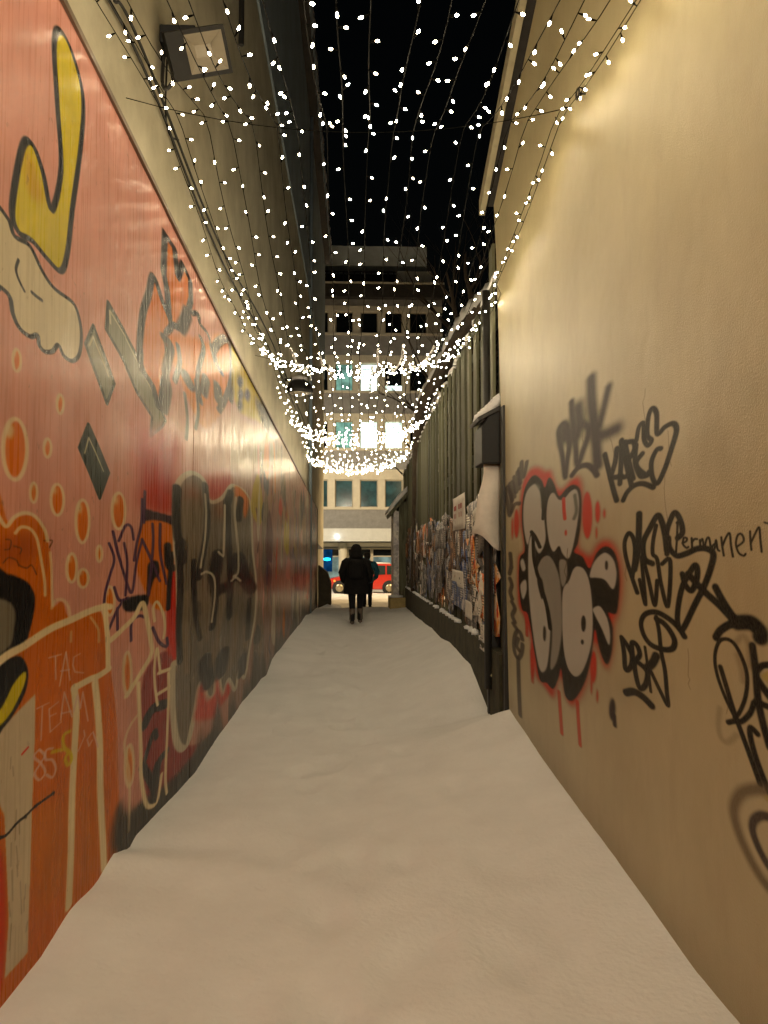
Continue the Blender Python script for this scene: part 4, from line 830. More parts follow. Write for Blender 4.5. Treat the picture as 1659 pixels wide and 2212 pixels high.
# ------------------------------------------------------------------ ground
LEFT = [(-9,0),(2.76,0),(3.12,0),(3.39,.04),(3.73,.02),(3.99,.06),(4.28,-.02),(4.43,0),(4.92,-.03),(5.98,-.11),(8.33,-.07),(10.12,-.11),(10.76,-.16),(11.47,-.06),(19.18,-.08),(25.41,-.33),(30,-.4)]
RIGHT = [(-9,0),(2.63,0),(2.94,0),(3.47,.05),(4.35,.1),(6.13,.2),(6.4,.23),(6.7,.14),(7.13,.05),(7.53,.14),(8.16,.28),(8.5,.35),(10.67,.32),(11.87,.25),(14.33,.17),(17.6,.03),(21.8,-.1),(26,-.32),(30,-.4)]
def interp(T, y): return float(np.interp(y, [p[0] for p in T], [p[1] for p in T]))
def xr(y): return 1.26 if y < 6.45 else 1.30+.0176*(y-7)
rnd = random.Random(3)
dents = [(rnd.gauss(.05,.36), rnd.uniform(1.2,24), rnd.uniform(.07,.14), rnd.uniform(.010,.030), rnd.uniform(-.6,.6)) for _ in range(230)]
def ground(x, y, fine=True):
    t = (x+1.18)/(xr(y)+1.18); m = -.0115*y
    l = max(0, 1-t/.5); r = max(0, (t-.5)/.5)
    z = m+(interp(LEFT,y)-m)*min(l,1.05)**1.4+(interp(RIGHT,y)-m)*min(r,1.05)**1.4
    if fine:
        z += .034*noise.noise((x*1.3,y*.45,3))+.011*noise.noise((x*3.1,y*1.6,7))+.012*noise.noise((x*5.5,y*.9,4))+.004*noise.noise((x*11,y*9,1))
        for dx, dy, s, d, a in dents:
            q = y-dy
            if abs(q) < .6:
                e = ((x-dx+a*q*.2)/s)**2+(q/(s*1.9))**2
                if e < 5: z += -d*math.exp(-e)+.35*d*math.exp(-(e-2.2)**2)
    return z
ys = np.concatenate([np.arange(-9,1,.5), np.arange(1,9,.06), np.arange(9,25.61,.12)]); xs = np.linspace(0,1,64)
sn = MB()
for y in ys:
    for u in xs:
        x = -1.32+u*(xr(y)+.14+1.32); z = ground(x,y)
        if y > 24.9: z -= (y-24.9)*.35
        sn.v.append((x,y,z))
nx = len(xs)
for j in range(len(ys)-1):
    for i in range(nx-1): a = j*nx+i; sn.f.append((a,a+1,a+nx+1,a+nx))
o = sn.obj('snow_path', SNOW, smooth=True); o['kind'] = 'structure'
st = MB()
gx = np.concatenate([np.arange(-40,-3,2.5), np.arange(-3,6,.18), np.arange(6,41,2.5)]); gy = np.concatenate([np.arange(25.2,44,.22), np.arange(44,56,2)])
for y in gy:
    for x in gx:
        z = -.40-.0205*(y-25)+.07*noise.noise((x*.8,y*.5,9))+.03*noise.noise((x*2.3,y*1.9,5))
        if 27.5 < y < 30: z += .10*math.sin((y-27.5)/2.5*math.pi)*(1 if x > .2 else .3)
        st.v.append((x,y,z))
for j in range(len(gy)-1):
    for i in range(len(gx)-1): a = j*len(gx)+i; st.f.append((a,a+1,a+len(gx)+1,a+len(gx)))
o = st.obj('street', STREETSNOW, smooth=True); o['kind'] = 'structure'
g = MB().add([(-150,-80,-1.4),(150,-80,-1.4),(150,220,-1.4),(-150,220,-1.4)], [(0,1,2,3)])
o = g.obj('ground', STREETSNOW); o['kind'] = 'structure'

# ------------------------------------------------------------------ left: plaster building behind the painted hoarding
LB = empty('plaster_building', (-1.3,12,-1), 'tall beige plaster building rising behind the graffiti panels, grey cladding above', 'building')
b = MB(); b.box((-6,-9,-1.2),(-1.27,32.7,13.6)); b.obj('wall', PLASTER, LB)
b = MB()
b.box((-1.268,-9,8.6),(-1.235,32.68,13.45))  # thin blue-grey slab over the upper plaster wall
b.obj('slab', BLUEGREY, LB)
b = MB(); b.box((-6.2,-9,13.6),(-1.02,33,13.85)); b.obj('eaves', ROOF, LB)
b = MB(); r2 = random.Random(8)
prev = None; P = []
for k in range(420):
    y = -9+k*.1; e = .05*noise.noise((y*1.3,0,0))+.03*noise.noise((y*6,2,0)); P.append((-.98-e, y, 13.86-.09*abs(noise.noise((y*4,5,1)))))
for i,(x,y,z) in enumerate(P):
    b.v += [(x,y,z-.06),(x+.03,y,z+.1),(x-.35,y,z+.22)]
for i in range(len(P)-1):
    a = i*3; b.f += [(a,a+3,a+4,a+1),(a+1,a+4,a+5,a+2)]
b.obj('snow_edge', SNOWCAP, LB, smooth=True)
b = MB()
for k in range(150):
    y = r2.uniform(8,32); L = r2.uniform(.12,.5); b.tube([(-1.0,y,13.8),(-1.0,y,13.8-L)],[.025,.004],5)
o = b.obj('icicle', mat('ice', S(190,200,205), .15, .1, 10), LB); o['kind'] = 'stuff'
for xx, pts in ((-1.235,[(3.97,4.36),(4.5,4.45),(7.32,4.34),(12.68,4.66),(28,4.6)]),(-1.245,[(3.2,4.15),(4.5,4.38),(7.4,4.25),(13,4.5),(28,4.45)])):
    P = cr([(xx,y,z) for y,z in pts],10); MB().tube(P,.009,5).obj('wall_cable', RUBBER, LB)
for y in (9.6,15.2,21.4): MB().tube([(-1.19,y,-.5),(-1.19,y,13.5)],.045,8).obj('downpipe', BLUEGREY, LB, smooth=True) if y > 20 else None
b = MB(); b.tube([(-1.21,8.2,6.9),(-1.21,8.25,13.4)],.03,8); b.obj('conduit', DARK, LB)

FLS = .86
# painted hoarding: one panel after another
HO = empty('mural_hoarding', (-1.18,13,-.8), 'long hoarding of glossy metal panels covered in pink, orange and grey graffiti', 'wall')
def top_z(y): return float(np.interp(y,[-9,3.11,4.09,7.54,12.93,25.2],[4.1,3.745,3.69,3.5,3.3,2.8]))
def panel_mat(name, im, bs=.2):
    m, nt, N, L, B = nodes(name)
    t = N.new('ShaderNodeTexImage'); t.image = im; t.interpolation = 'Cubic'; t.extension = 'EXTEND'
    uv = N.new('ShaderNodeUVMap'); L.new(uv.outputs[0], t.inputs[0])
    tc = N.new('ShaderNodeTexCoord'); mp = N.new('ShaderNodeMapping'); mp.inputs['Scale'].default_value = (1,1.2,.7); L.new(tc.outputs['Object'], mp.inputs[0])
    n1 = N.new('ShaderNodeTexNoise'); n1.inputs['Scale'].default_value = 2.6; n1.inputs['Detail'].default_value = 9; n1.inputs['Roughness'].default_value = .7; L.new(mp.outputs[0], n1.inputs['Vector'])
    r1 = N.new('ShaderNodeMapRange'); r1.inputs[1].default_value = .3; r1.inputs[2].default_value = .72; r1.inputs[3].default_value = .80; r1.inputs[4].default_value = 1.12; L.new(n1.outputs['Fac'], r1.inputs[0])
    hs = N.new('ShaderNodeHueSaturation'); hs.inputs['Saturation'].default_value = 1.06; L.new(r1.outputs[0], hs.inputs['Value']); L.new(t.outputs[0], hs.inputs['Color'])
    n2 = N.new('ShaderNodeTexNoise'); n2.inputs['Scale'].default_value = 26; n2.inputs['Detail'].default_value = 6; L.new(tc.outputs['Object'], n2.inputs['Vector'])
    r2_ = N.new('ShaderNodeMapRange'); r2_.inputs[1].default_value = .66; r2_.inputs[2].default_value = .78; r2_.inputs[3].default_value = 0; r2_.inputs[4].default_value = .5; L.new(n2.outputs['Fac'], r2_.inputs[0])
    mx = N.new('ShaderNodeMixRGB'); mx.inputs[2].default_value = S(90,66,46); L.new(r2_.outputs[0], mx.inputs[0]); L.new(hs.outputs[0], mx.inputs[1])
    L.new(mx.outputs[0], B.inputs['Base Color'])
    n3 = N.new('ShaderNodeTexNoise'); n3.inputs['Scale'].default_value = 5; n3.inputs['Detail'].default_value = 4; m5 = N.new('ShaderNodeMapping'); m5.inputs['Scale'].default_value = (1,9,.35); L.new(tc.outputs['Object'], m5.inputs[0]); L.new(m5.outputs[0], n3.inputs['Vector'])
    r3 = N.new('ShaderNodeMapRange'); r3.inputs[1].default_value = .3; r3.inputs[2].default_value = .7; r3.inputs[3].default_value = .17; r3.inputs[4].default_value = .44; L.new(n3.outputs['Fac'], r3.inputs[0]); L.new(r3.outputs[0], B.inputs['Roughness'])
    # vertical brush-out ripples in the sheet and paint
    m4 = N.new('ShaderNodeMapping'); m4.inputs['Scale'].default_value = (1,14,.5); L.new(tc.outputs['Object'], m4.inputs[0])
    n4 = N.new('ShaderNodeTexNoise'); n4.inputs['Scale'].default_value = 1.0; n4.inputs['Detail'].default_value = 4; L.new(m4.outputs[0], n4.inputs['Vector'])
    bp = N.new('ShaderNodeBump'); bp.inputs['Strength'].default_value = bs; bp.inputs['Distance'].default_value = .012; L.new(n4.outputs['Fac'], bp.inputs['Height'])
    L.new(bp.outputs[0], B.inputs['Normal'])
    B.inputs['Specular IOR Level'].default_value = .06; B.inputs['Coat Weight'].default_value = .0; B.inputs['Coat Roughness'].default_value = .12
    return m
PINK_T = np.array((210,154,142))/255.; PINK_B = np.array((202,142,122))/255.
seams = [-9,-6,-3,-1.1,.62,2.35]+[4.07+1.735*k for k in range(12)]+[25.2]
seams = sorted(set(round(s,3) for s in seams if s <= 25.2))
pr = random.Random(11)
for k in range(len(seams)-1):
    a, e = seams[k], seams[k+1]
    zt = top_z(a); zb = -.95; ya = max(a,.6)
    if e <= .7: rh, rv = 40, 40
    else:
        yn = max(a,2.4); rh = int(max(60, min(300, 1.7*1.18*788/yn**2))); rv = int(max(70, min(330, 1.25*788/yn)))
    w, h = max(8,int((e-a)*rh)), int((zt-zb)*rv)
    zz = np.linspace(0,1,h)[:,None,None]
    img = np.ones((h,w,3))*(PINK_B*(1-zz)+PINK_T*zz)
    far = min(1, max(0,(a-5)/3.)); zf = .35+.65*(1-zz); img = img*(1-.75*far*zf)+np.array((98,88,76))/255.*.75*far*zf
    if e > .7: paint(img, None, a, e, zb, zt, MURAL)
    if a > 4:        # splashed soot along the foot
        Z = zb+(zt-zb)*np.linspace(0,1,h)[:,None]; Yc = a+(e-a)*np.linspace(0,1,w)[None,:]
        edge = -.05+.012*(a-4)*0+.16*np.sin(Yc*2.1)+.1*np.sin(Yc*7.3+1)+ .12
        msk = smooth01((edge+(.02 if a < 7 else .16)-Z)/.3)[...,None]*.85; img = img*(1-msk)+np.array((50,42,32))/255.*msk
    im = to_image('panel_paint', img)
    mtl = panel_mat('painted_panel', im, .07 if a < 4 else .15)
    nxp, nzp = 5, 9; mb = MB(); uvs = []
    warp = [[pr.uniform(-.0035,.0035) for _ in range(nxp+1)] for _ in range(nzp+1)]
    dx = pr.uniform(-.0012,.0012)
    ya, yb = a+.004, e-.004
    for j in range(nzp+1):
        for i in range(nxp+1):
            y = ya+(yb-ya)*i/nxp; z1 = top_z(y); z = zb+(z1-zb)*j/nzp
            mb.v.append((-1.18+dx+(warp[j][i] if 0 < i < nxp else 0), y, z)); uvs.append(((y-a)/(e-a),(z-zb)/(zt-zb)))
    n = len(mb.v)
    for j in range(nzp):
        for i in range(nxp): q = j*(nxp+1)+i; mb.f.append((q,q+1,q+nxp+2,q+nxp+1))
    c = [0,nxp,nzp*(nxp+1)+nxp,nzp*(nxp+1)]
    for q in c: v = mb.v[q]; mb.v.append((-1.215,v[1],v[2])); uvs.append(uvs[q])
    mb.f += [(n,n+3,n+2,n+1),(c[0],c[3],n+3,n),(c[1],n+1,n+2,c[2]),(c[3],c[2],n+2,n+3),(c[0],n,n+1,c[1])]
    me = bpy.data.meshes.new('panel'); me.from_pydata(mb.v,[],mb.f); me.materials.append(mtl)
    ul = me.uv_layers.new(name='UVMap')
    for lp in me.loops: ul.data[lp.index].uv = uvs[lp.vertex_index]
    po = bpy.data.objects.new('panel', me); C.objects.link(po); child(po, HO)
b = MB()
for k in range(24):
    y0, y1 = -9+k*1.45, -9+(k+1)*1.45
    y1 = min(y1,25.2)
    if y0 < 25.2: b.prism([(y0,top_z(y0)+.004),(y1,top_z(y1)+.004),(y1,top_z(y1)+.034),(y0,top_z(y0)+.034)],0,-1.235,-1.165)
b.obj('top_rail', TRIM, HO)
MB().box((-1.262,25.21,-.9),(-1.165,25.27,2.84)).obj('end_post', DARK, HO)

# ------------------------------------------------------------------ right: stucco gable building
RB = empty('stucco_building', (1.3,2,-1), 'cream stucco gable wall with black, silver and red graffiti tags', 'building')
edge = [(6.40,-1.2),(6.42,.2),(6.50,1.1),(6.66,2.46),(6.76,3.27),(6.86,4.1),(6.97,4.66)]
poly = [(-9,-1.2)]+edge+[(1.4,6.92),(-1.8,8.22),(-9,5.3)]
def stucco():
    y0,y1,z0,z1 = 1.3,6.7,-.2,3.0; w,h = int(5.4*290), int(3.2*360)
    img = np.ones((h,w,3))*np.array((120,100,70))/255.; al = np.zeros((h,w)); paint(img, al, y0,y1,z0,z1, TAGS)
    im = to_image('tag_paint', img, al)
    m, nt, N, L, B = nodes('cream_stucco')
    tc = N.new('ShaderNodeTexCoord'); uv = N.new('ShaderNodeUVMap')
    t = N.new('ShaderNodeTexImage'); t.image = im; t.extension = 'CLIP'; t.interpolation = 'Cubic'; L.new(uv.outputs[0], t.inputs[0])
    def nz(scale, det, st=(1,1,1)):
        mp = N.new('ShaderNodeMapping'); mp.inputs['Scale'].default_value = st; L.new(tc.outputs['Object'], mp.inputs[0])
        q = N.new('ShaderNodeTexNoise'); q.inputs['Scale'].default_value = scale; q.inputs['Detail'].default_value = det; q.inputs['Roughness'].default_value = .65; L.new(mp.outputs[0], q.inputs['Vector']); return q
    n1 = nz(.75,6); rp = N.new('ShaderNodeValToRGB'); rp.color_ramp.elements[0].position=.32; rp.color_ramp.elements[0].color = S(172,161,126); rp.color_ramp.elements[1].position=.68; rp.color_ramp.elements[1].color = S(195,185,148); L.new(n1.outputs['Fac'], rp.inputs[0])
    n2 = nz(5,8,(1,1,.35)); r2 = N.new('ShaderNodeMapRange'); r2.inputs[1].default_value=.5; r2.inputs[2].default_value=.8; r2.inputs[3].default_value=0; r2.inputs[4].default_value=.35; L.new(n2.outputs['Fac'], r2.inputs[0])
    mx = N.new('ShaderNodeMixRGB'); mx.inputs[2].default_value = S(150,132,100); L.new(r2.outputs[0], mx.inputs[0]); L.new(rp.outputs[0], mx.inputs[1])
    n5 = nz(90,3); r5 = N.new('ShaderNodeMapRange'); r5.inputs[1].default_value=.3; r5.inputs[2].default_value=.7; r5.inputs[3].default_value=.92; r5.inputs[4].default_value=1.0; L.new(n5.outputs['Fac'], r5.inputs[0])
    ma = N.new('ShaderNodeMath'); ma.operation = 'MULTIPLY'; L.new(t.outputs['Alpha'], ma.inputs[0]); L.new(r5.outputs[0], ma.inputs[1])
    sq = N.new('ShaderNodeMapRange'); sq.inputs[3].default_value = .32; sq.inputs[4].default_value = .04; L.new(t.outputs['Alpha'], sq.inputs[0]); L.new(sq.outputs[0], B.inputs['Specular IOR Level'])
    m2 = N.new('ShaderNodeMixRGB'); L.new(ma.outputs[0], m2.inputs[0]); L.new(mx.outputs[0], m2.inputs[1]); L.new(t.outputs[0], m2.inputs[2]); L.new(m2.outputs[0], B.inputs['Base Color'])
    n3 = nz(130,4); n4 = nz(1.6,3); ad = N.new('ShaderNodeMath'); ad.operation='MULTIPLY_ADD'; ad.inputs[1].default_value = 5; L.new(n4.outputs['Fac'], ad.inputs[0]); L.new(n3.outputs['Fac'], ad.inputs[2])
    bp = N.new('ShaderNodeBump'); bp.inputs['Strength'].default_value=.35; bp.inputs['Distance'].default_value=.008; L.new(ad.outputs[0], bp.inputs['Height']); L.new(bp.outputs[0], B.inputs['Normal'])
    B.inputs['Roughness'].default_value = .36; B.inputs['Specular IOR Level'].default_value = .32
    return m, (y0,y1,z0,z1)
stm, (uy0,uy1,uz0,uz1) = stucco()
mb = MB().prism(poly,0,1.26,5.5); me = mb.mesh('wall', stm)
ul = me.uv_layers.new(name='UVMap')
for lp in me.loops:
    v = me.vertices[lp.vertex_index].co; ul.data[lp.index].uv = ((v.y-uy0)/(uy1-uy0),(v.z-uz0)/(uz1-uz0)) if v.x < 1.3 else (-5,-5)
wo_ = bpy.data.objects.new('wall', me); C.objects.link(wo_); child(wo_, RB)
def slope(y): return 4.66+(6.97-y)*.4065
a_, e_ = 7.12, -1.8
MB().prism([(a_,slope(a_)+.03),(e_,slope(e_)+.03),(e_,slope(e_)+.17),(a_,slope(a_)+.17)],0,1.15,1.20).obj('bargeboard', ZINC, RB)
MB().prism([(a_-.03,slope(a_)+.10),(e_,slope(e_)+.10),(e_,slope(e_)+.2),(a_-.03,slope(a_)+.2)],0,1.202,5.6).obj('roof', ROOF, RB)
MB().prism([(a_+.02,slope(a_)+.19),(e_,slope(e_)+.22),(e_,slope(e_)+.36),(a_-.1,slope(a_)+.30)],0,1.26,5.6).obj('roof_snow', SNOWCAP, RB)
MB().tube([(1.2,7.06,3.9),(1.2,7.06,.3)],.035,8).obj('corner_strip', DARK, RB, smooth=True)  # dark tube drawn for the dark area between wall and fence
hk = MB(); hk.tube([(1.262,4.15,4.03),(1.22,4.15,4.03)],.006,6)
hk.tube([(1.215,4.15+.028*math.cos(t),4.03+.028*math.sin(t)) for t in np.linspace(0,6.283,13)],.006,5)
o = hk.obj('wall_hook', DARK); tag(o,'small ring bolt in the cream wall holding the nearest cross wire','hook')

# ------------------------------------------------------------------ plank fence with posters
def fx(y): return 1.30+.0176*(y-7)
FE = empty('plank_fence', (1.4,15,0), 'tall dark green plank fence on a concrete plinth, its lower half plastered with posters', 'fence')
y = 6.62; k = 0; fr = random.Random(4)
plank_me = {}
while y < 26.2:
    w = .285+fr.uniform(-.02,.02); x = fx(y+w/2)+.03*(k % 2)+fr.uniform(-.006,.006); zt = 4.02+fr.uniform(-.04,.04)
    if y < 7.2: zt = 4.4
    key = k % 6
    if key not in plank_me:
        m_ = MB().box((-.013,-.5,0),(.013,.5,1)); plank_me[key] = m_.mesh('plank', WOOD)
    po = bpy.data.objects.new('plank', plank_me[key]); C.objects.link(po)
    z0 = .3
    po.location = (x,y+w/2,z0); po.scale = (1,w-.035,zt-z0); po.rotation_euler = (fr.uniform(-.004,.004),0,fr.uniform(-.06,.06)-.0176)
    child(po, FE); y += w; k += 1
b = MB()
for zz in (1.2,2.6,3.8): b.prism([(6.6,zz-.05),(26.2,zz-.05),(26.2,zz+.05),(6.6,zz+.05)],0,1.74,1.80)
for v_i,v in enumerate(b.v): b.v[v_i] = (fx(v[1])+.06+(v[0]-1.74),v[1],v[2])
b.obj('rail', WOOD, FE)
def sill(y): return float(np.interp(y,[6.6,8.18,21.3,26.5],[.66,.65,.43,.36]))
seg = [6.62,8.9,11.6,14.3,17,19.7,22.4,26.2]
for s0,s1 in zip(seg[:-1],seg[1:]):
    b = MB(); b.add([(fx(s0)-.075,s0+.006,-1.2),(fx(s1)-.075,s1-.006,-1.2),(fx(s1)+.10,s1-.006,-1.2),(fx(s0)+.10,s0+.006,-1.2),
                     (fx(s0)-.075,s0+.006,sill(s0)),(fx(s1)-.075,s1-.006,sill(s1)),(fx(s1)+.10,s1-.006,sill(s1)+.01),(fx(s0)+.10,s0+.006,sill(s0)+.01)],
                    [(0,3,2,1),(4,5,6,7),(0,1,5,4),(1,2,6,5),(2,3,7,6),(3,0,4,7)])
    b.obj('plinth', PLINTH, FE)
for py,w in ((6.56,.10),(7.18,.05)):  # the thin second one is a dark strip drawn for a gap
    MB().box((fx(py)-(.05 if py < 7 else .09),py-w/2,-.6),(fx(py)+.06,py+w/2,2.75)).obj('post', DARK, FE)
b = MB(); fr = random.Random(9); yy = 7.4
while yy < 24:
    L = fr.uniform(.1,.5); x = fx(yy)-.035
    b.ico((x,yy+L/2,sill(yy+L/2)+.015),1,(.05,L/2,fr.uniform(.02,.05))); yy += L+fr.choice([.02,.05,.3,.6])
o = b.obj('ledge_snow', SNOWCAP, FE, smooth=True); o['kind'] = 'stuff'
b = MB(); yy = 6.7
while yy < 26:
    L = fr.uniform(.3,1.0); b.ico((fx(yy)+.02,yy+L/2,4.06),1,(.05,L*.45,fr.uniform(.02,.045))); yy += L*fr.uniform(.8,1.8)
o = b.obj('top_snow', SNOWCAP, FE, smooth=True); o['kind'] = 'stuff'

def poster_mat(name, cols, scale, rough=.6):
    m, nt, N, L, B = nodes(name); tc = N.new('ShaderNodeTexCoord'); oi = N.new('ShaderNodeObjectInfo')
    mp = N.new('ShaderNodeMapping'); mp.inputs['Scale'].default_value = (1,1,1.0); L.new(tc.outputs['Object'], mp.inputs[0])
    cb = N.new('ShaderNodeCombineXYZ')
    for q,f in enumerate((37.,91.,53.)):
        mm = N.new('ShaderNodeMath'); mm.operation='MULTIPLY'; mm.inputs[1].default_value=f; L.new(oi.outputs['Random'], mm.inputs[0]); L.new(mm.outputs[0], cb.inputs[q])
    va = N.new('ShaderNodeVectorMath'); L.new(mp.outputs[0], va.inputs[0]); L.new(cb.outputs[0], va.inputs[1])
    vo = N.new('ShaderNodeTexVoronoi'); vo.distance = 'CHEBYCHEV'; vo.inputs['Scale'].default_value = scale; vo.inputs['Randomness'].default_value = .85; L.new(va.outputs[0], vo.inputs['Vector'])
    sp = N.new('ShaderNodeSeparateColor'); L.new(vo.outputs['Color'], sp.inputs[0])
    nz = N.new('ShaderNodeTexNoise'); nz.inputs['Scale'].default_value = scale*2.2; nz.inputs['Detail'].default_value = 6; L.new(va.outputs[0], nz.inputs['Vector'])
    ad = N.new('ShaderNodeMath'); ad.operation='MULTIPLY_ADD'; ad.inputs[1].default_value=.8; L.new(nz.outputs['Fac'], ad.inputs[0])
    m3 = N.new('ShaderNodeMath'); m3.operation='MULTIPLY'; m3.inputs[1].default_value=.65; L.new(sp.outputs[0], m3.inputs[0]); L.new(m3.outputs[0], ad.inputs[2])
    rp = N.new('ShaderNodeValToRGB'); rp.color_ramp.interpolation = 'LINEAR'
    el = rp.color_ramp.elements; el[0].position=.15; el[0].color=S(*cols[0]); el[1].position=.95; el[1].color=S(*cols[-1])
    for q,c in enumerate(cols[1:-1]): e2 = el.new(.15+.8*(q+1)/(len(cols)-1)); e2.color = S(*c)
    L.new(ad.outputs[0], rp.inputs[0])
    hs = N.new('ShaderNodeHueSaturation'); mr = N.new('ShaderNodeMapRange'); mr.inputs[3].default_value=.9; mr.inputs[4].default_value=1.9; L.new(oi.outputs['Random'], mr.inputs[0]); L.new(mr.outputs[0], hs.inputs['Value']); L.new(rp.outputs[0], hs.inputs['Color'])
    wv = N.new('ShaderNodeTexWave'); wv.wave_type = 'BANDS'; wv.bands_direction = 'Z'; wv.inputs['Scale'].default_value = 11; wv.inputs['Distortion'].default_value = 1.2; wv.inputs['Detail'].default_value = 3; wv.inputs['Detail Scale'].default_value = 6; L.new(va.outputs[0], wv.inputs['Vector'])
    n9 = N.new('ShaderNodeTexNoise'); n9.inputs['Scale'].default_value = 3.5; L.new(va.outputs[0], n9.inputs['Vector'])
    g1 = N.new('ShaderNodeMath'); g1.operation = 'GREATER_THAN'; g1.inputs[1].default_value = .62; L.new(wv.outputs['Fac'], g1.inputs[0])
    g2 = N.new('ShaderNodeMath'); g2.operation = 'GREATER_THAN'; g2.inputs[1].default_value = .52; L.new(n9.outputs['Fac'], g2.inputs[0])
    g3 = N.new('ShaderNodeMath'); g3.operation = 'MULTIPLY'; L.new(g1.outputs[0], g3.inputs[0]); L.new(g2.outputs[0], g3.inputs[1])
    g4 = N.new('ShaderNodeMath'); g4.operation = 'MULTIPLY'; g4.inputs[1].default_value = .7; L.new(g3.outputs[0], g4.inputs[0])
    mk = N.new('ShaderNodeMixRGB'); mk.inputs[2].default_value = S(34,28,28); L.new(g4.outputs[0], mk.inputs[0]); L.new(hs.outputs[0], mk.inputs[1])
    L.new(mk.outputs[0], B.inputs['Base Color']); B.inputs['Roughness'].default_value = rough
    return m
PM = dict(brown=poster_mat('brown_print',[(28,20,16),(84,52,34),(52,34,26),(140,104,74)],9),
 grey=poster_mat('grey_print',[(40,38,40),(120,116,116),(70,68,74),(176,168,160)],10),
 blue=poster_mat('blue_print',[(24,34,66),(80,100,150),(52,70,104),(176,170,168)],8),
 dark=poster_mat('dark_print',[(14,13,14),(46,38,36),(24,22,26),(96,84,74)],9),
 red=poster_mat('red_print',[(70,24,18),(176,60,34),(190,120,40),(196,174,150)],8),
 white=poster_mat('white_print',[(120,112,106),(200,190,180),(214,206,196),(226,218,208)],14))
pn = random.Random(21)
def poster(yc, zc, w, h, mt, lift=.0, ang=0, torn=.0, nm='poster', off=0., curl=.0):
    nyp, nzp = 4, 5; mb = MB()
    for j in range(nzp+1):
        for i in range(nyp+1):
            u, v = i/nyp-.5, j/nzp-.5
            if torn and (i in (0,nyp) or j in (0,nzp)): u += pn.uniform(-torn,torn)*.5; v += pn.uniform(-torn,torn)*.5
            yy, zz = u*w, v*h; c, s = math.cos(ang), math.sin(ang); y2, z2 = yy*c-zz*s, yy*s+zz*c
            d = .006*noise.noise((yc*3+u*3,zc*3+v*3,1))+lift*max(0,abs(v)-.3)*max(0,abs(u)-.2)*8*(.5+.5*noise.noise((yc*7,v*5,u*5)))+curl*max(0,.5-v-.35)**1.5
            mb.v.append((-d,y2,z2))
    for j in range(nzp):
        for i in range(nyp): q = j*(nyp+1)+i; mb.f.append((q,q+nyp+1,q+nyp+2,q+1))
    o = mb.obj(nm, mt, smooth=True); o.location = (fx(yc)-.022-off, yc, zc); o.rotation_euler = (0,0,-.0176)
    so = o.modifiers.new('thickness','SOLIDIFY'); so.thickness = .0012
    return o
gl = dict(brown=('torn brown poster on the plank fence','brown posters on the plank fence'),grey=('torn grey poster on the plank fence','grey posters on the plank fence'),
 blue=('faded bluish poster on the plank fence','bluish posters on the plank fence'),dark=('dark torn poster on the plank fence','dark posters on the plank fence'),
 red=('reddish torn poster on the plank fence','reddish posters on the plank fence'),white=('pale torn scrap on the plank fence','pale poster scraps on the plank fence'))
for k in range(250):
    yc = 7.35+(pn.random()**1.25)*16.5; kind = pn.choices(['brown','grey','blue','dark','red','white'],[19,23,17,16,6,18])[0]
    top = 2.12+.25*noise.noise((yc*.8,0,0)); w, h = pn.uniform(.35,1.0), pn.uniform(.3,.75)
    if kind == 'white': w, h = pn.uniform(.15,.6), pn.uniform(.12,.42)
    zc = pn.uniform(sill(yc)+h/2+.02, max(sill(yc)+h/2+.1, top-h/2))
    o = poster(yc,zc,w,h,PM[kind],lift=pn.choice([0,.02,.05,.09]),ang=pn.uniform(-.12,.12),torn=pn.choice([.05,.15,.35]),off=.0012*(k % 24))
    th = 'near' if yc < 11 else ('middle' if yc < 16 else 'far'); hh = 'low' if zc < 1.05 else ('halfway up' if zc < 1.55 else 'high')
    tag(o,'%s, %s in the %s third of its length' % (gl[kind][0],hh,th),'poster','%s, %s in the %s third' % (gl[kind][1],hh,th))
SP = [('white_notice_paper',9.85,1.18,1.25,.2,'white','plain pale notice sheet pasted across the middle of the poster layer',.035),
 ('orange_poster',23.2,1.5,1.6,.4,'red','orange red poster near the far end of the plank fence',.035),
 ('bottom_poster',7.5,.70,.5,.26,'white','pale poster with red blotches at the near foot of the fence',.05),
 ('small_white_sheet',8.65,.88,.6,.19,'white','small white sheet near the foot of the fence above the plinth',.05),
 ('banner_poster',12.2,1.72,1.8,.34,'grey','wide grey and white banner poster at the top of the layers',.035),
 ('blue_poster',9.8,.98,1.3,.3,'blue','bluish landscape poster low on the fence below the pale notice',.034)]
for nm,yc,zc,w,h,mk,lb,of in SP: tag(poster(yc,zc,w,h,PAPER if nm in ('white_notice_paper','small_white_sheet') else PM[mk],lift=.03,torn=.02,nm=nm,off=of),lb,'poster')
tw = poster(9.65,1.99,1.3,.42,PAPER,lift=.03,torn=.02,nm='printed_poster_pair',off=.036); tag(tw,'pair of white posters with red print beside the big hanging sheet','poster')
rp_ = MB(); REDINK = mat('red_ink', S(170,50,40), .6, .2, 30)
for yy in (9.28,9.52,9.95,10.12):
    rp_.box((fx(yy)-.0705,yy-.05,2.03),(fx(yy)-.0695,yy+.06,2.09)); rp_.box((fx(yy)-.0705,yy-.03,1.93),(fx(yy)-.0695,yy+.02,1.99))
rp_.obj('red_print', REDINK, tw)
